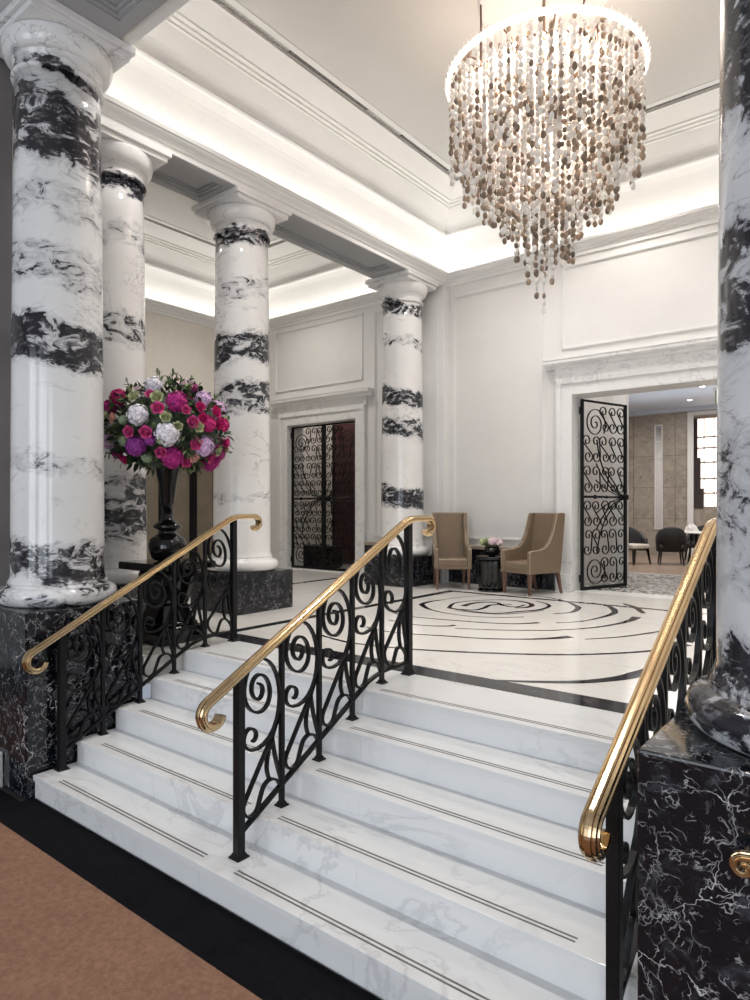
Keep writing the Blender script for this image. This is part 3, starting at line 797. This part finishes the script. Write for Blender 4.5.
# tall mirror strip on the stone wall
t = thing('wall_mirror', 'tall narrow mirror strip between beige stone panels', 'mirror', (0,0,0))
b = MB(); b.box(-5.47,-5.30,19.97,20,1.2,4.2); b.build('glass', M['mirror'], t)
b = MB()
for z in (1.2,2.95,3.2,3.45,3.7,4.2-.03): b.box(-5.48,-5.29,19.955,19.975,z,z+.03)
b.box(-5.495,-5.47,19.955,20,1.2,4.2); b.box(-5.30,-5.275,19.955,20,1.2,4.2)
b.build('frame', M['paintw'], t)
b = MB()
for z in (1.5,2.4,3.3): b.box(-6.6,-4.55,19.995,20.0,z,z+.01)
for x in (-6.1,-4.95): b.box(x,x+.01,19.995,20,.5,4.5)
struct(b.build('trim_3', plain('stone_joint', (.13,.10,.08), .6)))
# white framed window
wd = MB()
for (x0,x1,z0,z1) in ((-4.60,-4.44,.5,4.49),(-3.55,-3.40,.5,4.49),(-4.44,-3.55,4.38,4.49)): wd.box(x0,x1,19.88,20,z0,z1)
w1 = struct(wd.build('window_1', M['paintw'], bevel=.008))
b = MB(); b.box(-4.44,-3.55,19.985,19.995,1.85,4.28); b.build('window_pane', M['window'], w1)
b = MB(); b.box(-4.44,-3.55,19.95,19.998,.5,1.85); b.box(-4.44,-3.55,19.95,19.998,4.28,4.38); b.build('window_panel', M['beige'], w1)
b = MB()
for z in (2.2,2.6,3.05,3.45,3.75): b.box(-4.44,-3.55,19.96,19.985,z,z+.04)
for x in (-4.2,-3.95,-3.75): b.box(x,x+.02,19.96,19.985,1.85,4.28)
b.build('window_muntin', plain('muntin_taupe', (.35,.28,.25), .5), w1)
t = thing('curtain', 'dark stepped curtain at the dining room window', 'curtain', (0,0,0))
b = MB()
for (z0,z1,xe) in ((1.8,2.35,-4.20),(2.35,3.2,-4.27),(3.2,4.28,-4.35)):
    P = [(-4.45+(xe+4.45)*i/8, 19.93-.02*(i % 2)) for i in range(9)]
    b.prism(P+[(x,y+.02) for x,y in P[::-1]], 'z', z0, z1)
b.build('drape', plain('curtain_dark', (.05,.04,.04), .8), t)
b = MB(); b.tube([(-4.48,19.92,4.31),(-3.5,19.92,4.31)], .015); b.build('rod', M['steel'], t)

def tub_chair(label, x, y, rz, inner):
    t = thing('dining_chair', label, 'chair', (x,y,RF), rz, 'dining room tub chairs')
    b = MB(); b.box(-.26,.26,-.25,.25,.36,.47); b.build('seat', inner, t, bevel=.04, seg=3)
    b = MB(); n = 17; outer = []; inn = []
    vs = []
    for i in range(n):
        a = -.35+ (PI+.7)*i/(n-1); hh = .62+.26*max(0,math.sin(a))**.7 if math.sin(a) > 0 else .60
        for (r, z) in ((.31,.30),(.33,hh-.03),(.31,hh),(.265,hh),(.25,hh-.03),(.25,.40)):
            vs.append((r*math.cos(a), r*math.sin(a), z))
    fs = []
    for i in range(n-1):
        for k in range(6): fs.append((i*6+k, i*6+(k+1) % 6, (i+1)*6+(k+1) % 6, (i+1)*6+k))
    fs += [tuple(range(6)), tuple((n-1)*6+k for k in range(6))[::-1]]
    b.add(vs, fs, 0, True); b.build('backrest', M['darkfab'], t)
    for sx in (-1,1):
        for sy in (-1,1):
            b = MB(); b.frustum((sx*.25,sy*.25,0),.013,.013,(sx*.21,sy*.2,.37),.024,.024); b.build('leg', M['gloss_black'], t)
    return t
tub_chair('pale dining chair seen side on at the end of the dining table', -4.85, 15.95, math.radians(60), M['palefab'])
tub_chair('dark tub chair with its back to the doorway at the dining table', -4.14, 16.35, math.radians(200), M['darkfab'])
tub_chair('dark chair on the far side of the dining table', -3.85, 17.9, math.radians(-15), M['darkfab'])
t = thing('dining_table', 'dark pedestal dining table beyond the open gate', 'table', (-3.55,16.95,RF))
b = MB(); b.lathe([(.50,.715),(.52,.72),(.52,.745),(.50,.75)], n=40); b.build('tabletop', M['cloth'], t)
for (dx,dy) in ((.25,.25),(-.25,.25),(.25,-.25),(-.25,-.25)):
    b = MB(); b.tube([(dx*1.1,dy*1.1,0),(dx,dy,.36),(dx*.9,dy*.9,.716)], [.03,.026,.04], 10); b.build('leg', M['gloss_black'], t)
t = thing('napkin_arrangement', 'heap of crumpled white napkins on the dining table', 'napkins', (-3.6,16.9,RF+.75))
rnd = random.Random(4); 
for i in range(5):
    b = MB(); cx, cy = rnd.uniform(-.3,.3), rnd.uniform(-.25,.25); vs = []; fs = []
    n = 14
    for k in range(n):
        a = 2*PI*k/n; r = .11+.03*math.sin(a*5+i); vs.append((cx+r*math.cos(a), cy+r*math.sin(a), .0))
    for k in range(n):
        a = 2*PI*k/n; r = .07+.03*math.sin(a*4+i*2); vs.append((cx+r*math.cos(a), cy+r*math.sin(a), .09+.05*math.sin(a*3+i)))
    vs.append((cx,cy,.16+.08*rnd.random()))
    for k in range(n):
        k2 = (k+1) % n; fs.append((k,k2,n+k2,n+k)); fs.append((n+k,n+k2,2*n))
    fs.append(tuple(range(n))[::-1])
    b.add(vs, fs, 0, False); b.build('napkin', M['cloth'], t)
t = thing('exit_sign', 'small green exit light under the open doorway head', 'sign', (-1.62,8.42,3.0))
b = MB(); b.box(-.012,.012,-.10,.10,-.02,.14); b.build('panel', M['green'], t)
b = MB(); b.box(-.03,.03,-.11,.11,.14,.17); b.tube([(0,0,.17),(0,0,.24)], .01); b.build('bracket', M['paintw'], t)

# ------------------------------------------------------------------ armchairs, side table, flower bowl
def armchair(label, x, y, rz):
    t = thing('armchair', label, 'armchair', (x,y,L), rz, 'high backed taupe leather armchairs')
    # local: front is -y
    b = MB(); b.box(-.225,.225,-.31,.22,.30,.41); b.build('seat', M['leather'], t, bevel=.03, seg=3)
    b = MB(); b.box(-.255,.255,-.30,.28,.265,.325); b.build('seat_rail', M['leather'], t, bevel=.012)
    b = MB(); b.prism([(.17,.36),(.27,.30),(.37,1.0),(.35,1.02),(.30,1.02),(.28,1.0)], 'x', -.215,.215); b.build('backrest', M['leather'], t, bevel=.02, seg=3)
    for s_ in (-1,1):
        x0, x1 = (.205,.262) if s_ > 0 else (-.262,-.205)
        prof = [(-.325,.27),(-.325,.525),(-.30,.55),(-.12,.56),(-.02,.585),(.06,.65),(.12,.745),(.165,.87),(.21,1.01),(.25,1.02),(.365,1.02),(.375,1.0),(.285,.27)]
        b = MB(); b.prism(prof, 'x', x0, x1); a = b.build('arm', M['leather'], t, bevel=.014, seg=3)
        p = MB(); xx = x0 if s_ < 0 else x1
        edge = [(xx,y_,z_) for y_,z_ in prof[:10]]
        p.tube(edge, .0045, 6); p.build('piping', M['piping'], a)
    for sx in (-1,1):
        b = MB(); b.frustum((sx*.228,-.295,0),.014,.014,(sx*.228,-.29,.27),.024,.024); b.build('leg', M['legwood'], t)
        b = MB(); b.frustum((sx*.225,.33,0),.014,.014,(sx*.225,.25,.27),.024,.024); b.build('leg', M['legwood'], t)
    t.scale = (.90,.92,.98)
    return t
armchair('taupe leather armchair facing the camera beside the far marble column', -4.70, 7.60, math.radians(37))
armchair('taupe leather armchair turned sideways beside the marble doorway frame', -3.575, 7.69, math.radians(-17))

t = thing('side_table', 'glossy black fluted drum table between the two armchairs', 'table', (-4.075,7.58,L))
b = MB(); b.lathe([(.135,.02),(.145,.06),(.145,.34),(.15,.37)], n=96, lobes=(10,.10)); b.build('drum', M['gloss_black'], t)
b = MB(); b.lathe([(.165,.37),(.185,.378),(.185,.402),(.175,.41)], n=48); b.build('top', M['gloss_black'], t)
b = MB(); b.lathe([(.165,0),(.165,.02),(.15,.024)], n=48); b.build('base', M['gloss_black'], t)
t.scale = (1.08,1.08,1.09)

def florets(b, c, r, n, fs, mi=0, up=None):
    # dome of four-petalled florets
    for i in range(n):
        z = 1-2*(i+.5)/n; a = i*2.39996; q = math.sqrt(max(0,1-z*z))
        d = Vector((q*math.cos(a), q*math.sin(a), z))
        if up is not None and d.dot(up) < -.45: continue
        rr = r*(.93+.1*math.sin(i*1.7)); p = Vector(c)+d*rr
        u = d.cross(Vector((.3,.2,1))).normalized(); v = d.cross(u)
        g = i*1.3
        for k in range(4):
            e = g+k*PI/2; A = u*math.cos(e)+v*math.sin(e); B = u*math.cos(e+PI/2)+v*math.sin(e+PI/2)
            lift = .25*fs
            b.add([p, p+A*fs*.55+B*fs*.45+d*lift*.6, p+A*fs*1.05+d*lift*.4, p+A*fs*.55-B*fs*.45+d*lift*.6], [(0,1,2,3)], mi, False)
    b.ball(c, r*.9, r*.9, r*.9, 10, 7, mi)
def rose(b, c, d, r, mi=0):
    d = Vector(d).normalized(); u = d.cross(Vector((.1,.2,1))).normalized(); v = d.cross(u); c = Vector(c)
    for layer, (n, rr, h, op) in enumerate(((5,1.0,.35,.30),(5,.72,.65,.15),(4,.45,.85,.05),(3,.22,.95,.0))):
        for k in range(n):
            a0 = 2*PI*(k/n)+layer*.6; vs = []; m = 5
            for j in range(m):
                a = a0+(j/(m-1)-.5)*2*PI/n*1.35
                e = u*math.cos(a)+v*math.sin(a)
                bul = 1-.25*abs(j/(m-1)-.5)*2
                vs += [c+e*r*rr*.45-d*r*.35, c+e*r*rr*(.95)+d*r*h*.35, c+e*r*rr*(1+op)*bul+d*r*h*.8*bul]
            fs = []
            for j in range(m-1):
                for q in range(2): fs.append((j*3+q,(j+1)*3+q,(j+1)*3+q+1,j*3+q+1))
            b.add(vs, fs, mi, True)
    b.ball(c-d*r*.1, r*.5, r*.5, r*.5, 8, 5, mi)
def leaf(b, p, d, ln, w, mi=0, roll=0):
    d = Vector(d).normalized(); u = d.cross(Vector((.13,.31,1))).normalized(); n = u.cross(d)
    uu = u*math.cos(roll)+n*math.sin(roll); nn = n*math.cos(roll)-u*math.sin(roll); p = Vector(p)
    vs = [p]; 
    for (s, ww, hh) in ((.3,.8,.05),(.6,.9,.04),(.85,.45,-.03)):
        vs += [p+d*ln*s+uu*w*ww+nn*ln*(hh+.06), p+d*ln*s+nn*ln*hh, p+d*ln*s-uu*w*ww+nn*ln*(hh+.06)]
    vs.append(p+d*ln-nn*ln*.12)
    b.add(vs, [(0,2,1),(0,3,2),(1,2,5,4),(2,3,6,5),(4,5,8,7),(5,6,9,8),(7,8,10),(8,9,10)], mi, True)

t = thing('flower_bowl', 'round black bowl of pink and green flowers on the drum table', 'flower bowl', (-4.075,7.58,L+.447))
b = MB(); b.lathe([(.03,.0),(.055,.006),(.085,.035),(.098,.075),(.092,.12),(.086,.12),(.09,.08),(.05,.03)], n=32); b.build('bowl', M['gloss_black'], t)
rnd = random.Random(3)
for i in range(13):
    a = i*2.4; rr = .125*math.sqrt((i+.5)/13); c = (rr*math.cos(a), rr*math.sin(a), .20+.04*rnd.random()-rr*.45)
    b = MB(); kind = ('pale','peach','bud','pale','green')[i % 5]
    if i % 2: rose(b, c, (c[0],c[1],.12), .042)
    else: florets(b, c, .044, 22, .015)
    b.build('bloom', M[kind], t)
b = MB()
for i in range(26):
    a = i*2.4; leaf(b, (.05*math.cos(a),.05*math.sin(a),.11), (math.cos(a),math.sin(a),.35+.3*rnd.random()), .09, .018)
b.build('foliage', M['leaf2'], t)

# ------------------------------------------------------------------ tall black vase and its flowers
VX, VY = -4.585, 3.13
t = thing('floor_vase', 'tall glossy black turned vase on a square base beside the railing', 'vase', (VX,VY,L))
b = MB(); b.box(-.20,.20,-.20,.20,0,.13); b.box(-.17,.17,-.17,.17,.13,.16); b.build('base', M['gloss_black'], t, bevel=.01)
b = MB(); 
b.frustum((0,0,.16),.15,.15,(0,0,.30),.115,.115); b.frustum((0,0,.30),.115,.115,(0,0,.52),.165,.165); b.frustum((0,0,.52),.165,.165,(0,0,.575),.15,.15)
b.build('pedestal', M['gloss_black'], t, bevel=.008)
b = MB(); b.box(-.27,.27,-.27,.27,.575,.635); b.build('shelf', M['gloss_black'], t, bevel=.01)
b = MB(); b.lathe([(.06,.635),(.10,.645),(.12,.66),(.145,.71),(.15,.76),(.135,.81),(.085,.845),(.06,.865),(.07,.88),(.105,.895),(.112,.91),(.10,.93),(.07,.945),(.055,.965),(.045,.99),(.043,1.04)], n=48); b.build('bulb', M['gloss_black'], t)
b = MB(); b.lathe([(.043,1.04),(.05,1.10),(.07,1.25),(.10,1.40),(.128,1.52),(.13,1.55),(.12,1.55),(.09,1.40),(.03,1.1)], n=48); b.build('trumpet', M['gloss_black'], t)

fa = thing('flower_arrangement', 'huge dome of pink white and purple flowers in the tall black vase', 'flowers', (VX,VY,2.44))
Tw = Vector((.826,-.564,0))
EX, EZ = .50, .375
HYD = [
 (0.136,-0.212,0.293,0.072,'white'),
 (0.225,-0.403,0.043,0.080,'white'),
 (0.370,-0.253,-0.093,0.096,'white'),
 (0.380,0.056,0.196,0.069,'lilac'),
 (0.410,0.043,-0.161,0.081,'lilac'),
 (0.378,-0.181,0.151,0.082,'magenta'),
 (0.285,-0.151,-0.252,0.091,'magenta'),
 (0.463,0.040,0.003,0.061,'hot'),
 (0.177,0.273,-0.249,0.090,'magenta'),
 (0.168,0.056,0.323,0.063,'pale'),
 (0.149,-0.372,-0.177,0.078,'purple'),
 (-0.183,-0.396,-0.121,0.062,'lilac'),
 (-0.133,-0.343,0.213,0.069,'hot'),
 (-0.182,-0.387,0.136,0.062,'magenta'),
 (0.151,-0.282,-0.253,0.045,'green'),
 (0.069,-0.421,-0.139,0.041,'green'),
 (0.107,-0.452,0.011,0.033,'green'),
 (0.199,0.096,0.307,0.047,'magenta'),
 (0.269,-0.333,-0.137,0.044,'purple'),
 (-0.210,-0.309,-0.208,0.047,'magenta'),
 (0.412,0.214,0.016,0.055,'hot'),
 (-0.067,-0.275,0.277,0.039,'bud'),
 (0.220,0.319,-0.192,0.065,'magenta'),
]
ROS = [
 (0.181,-0.449,-0.079,0.037,'pinkrose'),
 (0.294,-0.382,-0.084,0.040,'pinkrose'),
 (0.355,-0.323,0.092,0.040,'pinkrose'),
 (0.299,-0.260,-0.222,0.037,'pinkrose'),
 (-0.056,-0.350,-0.259,0.038,'hot'),
 (0.447,-0.061,-0.153,0.041,'pinkrose'),
 (0.335,0.167,-0.243,0.038,'pinkrose'),
 (0.482,-0.111,0.001,0.039,'pinkrose'),
 (0.492,-0.029,0.031,0.038,'hot'),
 (0.461,0.117,0.103,0.042,'hot'),
 (0.471,0.153,0.013,0.039,'hot'),
 (0.373,0.285,-0.117,0.040,'hot'),
 (0.315,-0.043,-0.285,0.038,'pinkrose'),
 (0.269,0.364,-0.150,0.037,'peach'),
 (0.400,-0.290,0.026,0.033,'bud'),
 (0.376,0.203,-0.187,0.036,'bud'),
 (0.489,-0.066,-0.032,0.034,'bud'),
 (0.311,-0.302,0.179,0.040,'bud'),
 (0.159,-0.394,0.190,0.037,'bud'),
 (0.127,-0.350,0.244,0.030,'pale'),
 (0.256,-0.325,0.204,0.030,'pinkrose'),
 (-0.151,-0.382,0.207,0.034,'bud'),
 (0.040,-0.492,0.027,0.033,'peach'),
 (-0.074,-0.483,0.060,0.030,'bud'),
 (0.466,-0.036,0.123,0.034,'hot'),
 (0.245,-0.038,0.321,0.035,'pale'),
 (0.360,-0.012,-0.254,0.031,'peach'),
 (0.444,-0.214,-0.036,0.029,'bud'),
 (0.456,-0.153,0.088,0.030,'pinkrose'),
]
for (x, y, z, r, kd) in HYD:
    c = Vector((x,y,z)); b = MB(); florets(b, c, r*.97, 95 if r > .05 else 45, .020 if r > .05 else .015, up=c.normalized()); b.build('hydrangea', M[kd], fa)
for (x, y, z, r, kd) in ROS:
    c = Vector((x,y,z)); b = MB(); rose(b, c, c, r*1.05); b.build('rose', M[kd], fa)
rnd = random.Random(11); kinds = list(FL)
for i in range(46):     # the sides and back of the dome
    a = rnd.uniform(0, 2*PI); z = rnd.uniform(-.75,.95)
    d = Vector((math.cos(a)*math.sqrt(1-z*z), math.sin(a)*math.sqrt(1-z*z), z))
    if d.dot(Tw) > .12: continue
    c = Vector((d.x*EX*.92, d.y*EX*.92, d.z*EZ*.92)); b = MB()
    if i % 2: florets(b, c, rnd.uniform(.05,.085), 60, .018); b.build('hydrangea', M[rnd.choice(('white','lilac','magenta','purple','hot'))], fa)
    else: rose(b, c, c, .045); b.build('rose', M[rnd.choice(('pinkrose','hot','peach'))], fa)
b = MB(); b.ball((0,0,-.03), EX*.80, EX*.80, EZ*.80, 20, 12, 0)
for i in range(900):
    z = rnd.uniform(-.95,1); a = rnd.uniform(0,2*PI); q = math.sqrt(1-z*z)
    d = Vector((q*math.cos(a), q*math.sin(a), z)); k = rnd.uniform(.78,.93)
    p = Vector((d.x*EX*k, d.y*EX*k, d.z*EZ*k))
    dd = (d+Vector((rnd.uniform(-1,1),rnd.uniform(-1,1),rnd.uniform(-.8,.8)))*.8).normalized()
    leaf(b, p, dd, rnd.uniform(.05,.095), rnd.uniform(.012,.022), 1 if rnd.random() < .28 else 0, rnd.uniform(-1,1))
for i in range(40):
    a = rnd.uniform(0,2*PI); z = rnd.choice((rnd.uniform(-.6,-.1), rnd.uniform(.5,1)))
    d = Vector((math.cos(a)*math.sqrt(1-z*z), math.sin(a)*math.sqrt(1-z*z), z)); p = Vector((d.x*EX*.9, d.y*EX*.9, d.z*EZ*.9))
    b.tube([p, p+d*.06, p+d*.1+Vector((0,0,.015))], .003, 5); 
    for j in range(4): leaf(b, p+d*(.03+.02*j), (d+Vector((rnd.uniform(-1,1),rnd.uniform(-1,1),rnd.uniform(-1,1)))).normalized(), .05, .012, 1)
b.tube([(0,0,-.2),(0,0,-.30)], [.10,.09], 16, 0)
tag(b.build('foliage', [M['leaf'], M['leaf2']], fa, recalc=False), kind='stuff')

# ------------------------------------------------------------------ chandelier
CX, CY = -2.40, 5.40; ZT = 5.50
ch = thing('chandelier', 'cascading chandelier of hundreds of taupe and clear bead strands', 'chandelier', (CX,CY,0))
b = MB(); n = 72
ringsec = [(-.012,-.014),(.012,-.014),(.012,.014),(-.012,.014)]
for r in (.80,.55,.30):
    b.sweep([(r*math.cos(2*PI*k/n), r*math.sin(2*PI*k/n), ZT+.02) for k in range(n)], [(u,w) for u,w in ringsec], (0,0,1), closed=True)
for k in range(6):
    a = PI*k/6; b.tube([(-.80*math.cos(a),-.80*math.sin(a),ZT+.02),(.80*math.cos(a),.87*math.sin(a),ZT+.02)], .008, 6)
b.build('frame', M['steel'], ch)
b = MB(); b.sweep([(.825*math.cos(2*PI*k/n), .825*math.sin(2*PI*k/n), ZT+.0) for k in range(n)], [(-.022,-.01),(.022,-.01),(.022,.01),(-.022,.01)], (0,0,1), closed=True); b.build('led_rim', M['led'], ch)
b = MB()
for k in range(150):
    a = 2*PI*k/150; d = Vector((math.cos(a),math.sin(a),0)); rr = .83+.012*(k % 2)
    p = d*rr; b.add([p+Vector((0,0,ZT-.03)), p+d*.018+Vector((0,0,ZT+.032+.008*(k % 3))), p+Vector((-d.y*.012,d.x*.012,ZT+.01)), p-Vector((-d.y*.012,d.x*.012,-ZT-.01))], [(0,2,1),(0,1,3),(2,3,1),(0,3,2)], 0)
b.build('crystal_edge', M['bead_w'], ch)
for (dx,dy) in ((0,0),(.46,-.28),(-.46,-.28),(0,.54)):
    b = MB(); b.tube([(dx,dy,ZT+.02),(dx,dy,6.235)], .014 if dx == 0 and dy == 0 else .010, 8); b.build('rod', M['steel'], ch)
b = MB(); b.lathe([(.55,6.20),(.56,6.215),(.56,6.235)], n=48); b.build('ceiling_plate', M['paintw'], ch)
for k in range(12):
    a = 2*PI*k/12; r = .68 if k % 2 else .42; zz = ZT-.16 if k % 2 else ZT-.28
    b = MB(); b.ball((r*math.cos(a), r*math.sin(a), zz), .022,.022,.035, 10, 6); b.tube([(r*math.cos(a),r*math.sin(a),zz+.03),(r*math.cos(a),r*math.sin(a),ZT+.02)], .008, 6, 1); b.build('bulb', [M['lamp'], M['steel']], ch)
rnd = random.Random(21); strands = []
def zbot(r): return 3.67+1.20*(r/.80)**.80
for j, r in enumerate((.80,.735,.67,.60,.53,.46,.385,.31,.235,.16,.085)):
    m = max(5, int(2*PI*r/(.078 if r > .5 else .088)))
    for k in range(m):
        a = 2*PI*(k+rnd.uniform(-.15,.15))/m+j*.4
        zb_ = zbot(r)+rnd.uniform(-.22,.26)
        strands.append((r*math.cos(a), r*math.sin(a), zb_))
strands.append((.0,.0,3.56))
def make_strand(b, x, y, zb_):
    z = ZT-.03; b.tube([(x,y,ZT+.02),(x,y,zb_)], .0014, 3, 3)
    while z > zb_:
        u = (z-3.6)/1.9
        s = rnd.uniform(.85,1.12)
        p = rnd.random(); dark = .22+.38*(1-u)
        mi = 0
        if p < dark: mi = 1 if rnd.random() < .68 else 2
        if rnd.random() > .05: b.ball((x,y,z), .0185*s,.0185*s,.027*s, 7, 5, mi)
        z -= .061*rnd.uniform(.95,1.10)
    b.ball((x,y,z), .022,.022,.031, 7, 5, rnd.choice((1,2,0)))
# nearest the camera and lowest show largest
order = sorted(strands, key=lambda s: (s[0]*.40-s[1]*-.0) - 0)
near = sorted(strands, key=lambda s: -( (s[0]*.403-s[1]*.915) + .35*(5.0-s[2]) ))
mats = [M['bead_w'], M['bead_t'], M['bead_d'], M['wire']]
for s_ in near[:99]:
    b = MB(); make_strand(b, *s_); b.build('bead_strand', mats, ch, recalc=False)
b = MB()
for s_ in near[99:]: make_strand(b, *s_)
tag(b.build('bead_strand', mats, ch, recalc=False), kind='stuff')

# ------------------------------------------------------------------ lights
def area(name, loc, rot, sx, sy, power, col=(1,1,1), spread=None):
    ld = bpy.data.lights.new(name, 'AREA'); ld.shape = 'RECTANGLE'; ld.size = sx; ld.size_y = sy; ld.energy = power; ld.color = col
    if spread: ld.spread = spread
    o = bpy.data.objects.new(name, ld); COL.objects.link(o); o.location = loc; o.rotation_euler = rot
    return o
def point(name, loc, power, col, r=.1):
    ld = bpy.data.lights.new(name, 'POINT'); ld.energy = power; ld.color = col; ld.shadow_soft_size = r
    o = bpy.data.objects.new(name, ld); COL.objects.link(o); o.location = loc
    return o
def spot(name, loc, power, ang, col=(1,.96,.9), blend=.6, r=.06, tgt=None):
    ld = bpy.data.lights.new(name, 'SPOT'); ld.energy = power; ld.color = col; ld.spot_size = math.radians(ang); ld.spot_blend = blend; ld.shadow_soft_size = r
    o = bpy.data.objects.new(name, ld); COL.objects.link(o); o.location = loc
    if tgt:
        o.rotation_euler = (Vector(tgt)-Vector(loc)).to_track_quat('-Z','Y').to_euler()
    return o
WARM = (1,.955,.90)
COVEP = 11.5
def cove(X0, X1, Y0, Y1, p):
    z = 5.18; xm = (X0+X1)/2; ym = (Y0+Y1)/2; d = .065; tl = math.radians(22)
    area('cove_strip', (X0+d,ym,z), (PI,-tl,0), .04, Y1-Y0, p*(Y1-Y0)/5, WARM)
    area('cove_strip', (X1-d,ym,z), (PI,tl,0), .04, Y1-Y0, p*(Y1-Y0)/5, WARM)
    area('cove_strip', (xm,Y1-d,z), (PI-tl,0,0), X1-X0, .04, p*(X1-X0)/5, WARM)
    area('cove_strip', (xm,Y0+d,z), (PI+tl,0,0), X1-X0, .04, p*(X1-X0)/5, WARM)
cove(BX1,HX1,HY0,WY,COVEP); cove(AX0,BX0,1.9,WY,COVEP*1.15)
cl_ = area('chandelier_downlight', (CX,CY,ZT-.005), (0,0,0), 1.3, 1.3, 150, (1,.90,.81)); cl_.data.shape = 'DISK'
point('chandelier_glow', (CX,CY,4.8), 60, (1,.90,.80), .15)
for (x,y) in ((-4.1,3.4),(-4.1,6.6),(-.7,3.4),(-.7,6.6),(-2.4,3.2),(-2.4,7.2)):
    spot('fill_spot', (x,y,6.15), 180, 110, (1,.97,.93), .8, .12, (x,y,0))  # added fill light for the hall, no fixtures modelled
for (x,y) in ((-7.6,3.6),(-7.6,6.6)):
    spot('fill_spot', (x,y,6.15), 190, 120, (1,.96,.9), .8, .12, (x,y,0))  # further added spots, brightening the aisle
DAY = (.85,.925,1.0)
for (x0,x1) in WIN:
    area('daylight', ((x0+x1)/2,-4.45,2.3), (PI/2,0,0), x1-x0, 3.9, 112*(x1-x0)/2, DAY)
point('side_room_lamp', (-8.3,9.4,3.9), 26, (1,.93,.85), .2)
area('dining_light', (-3.5,15.5,4.5), (0,0,0), 4, 6, 240, (1,.95,.9))
area('dining_ceiling_fill', (-3.5,16.5,3.9), (PI,0,0), 4, 3, 20, (.9,.95,1))  # unseen upward panel added to brighten the dining room ceiling
area('corridor_light', (-2.4,9.6,4.55), (0,0,0), 1.5, 1.2, 30, (1,.97,.93))

w = bpy.data.worlds.new('world'); sc.world = w; w.use_nodes = True
bg = w.node_tree.nodes['Background']; bg.inputs[0].default_value = (.75,.85,1,1); bg.inputs[1].default_value = .4

# ------------------------------------------------------------------ camera
cd = bpy.data.cameras.new('camera'); cam = bpy.data.objects.new('camera', cd); COL.objects.link(cam)
cam.location = (0,0,1.8); cam.rotation_euler = (PI/2, 0, math.atan2(.6195,.785))
cd.sensor_fit = 'HORIZONTAL'; cd.sensor_width = 36; cd.lens = 36*662/750
cd.shift_y = (508.4-500)/750
cd.clip_start = .05
sc.camera = cam
sc.view_settings.view_transform = 'Standard'; sc.view_settings.look = 'None'; sc.view_settings.gamma = 1
sc.view_settings.exposure = 0
try: sc.view_settings.use_curve_mapping = False
except Exception: pass
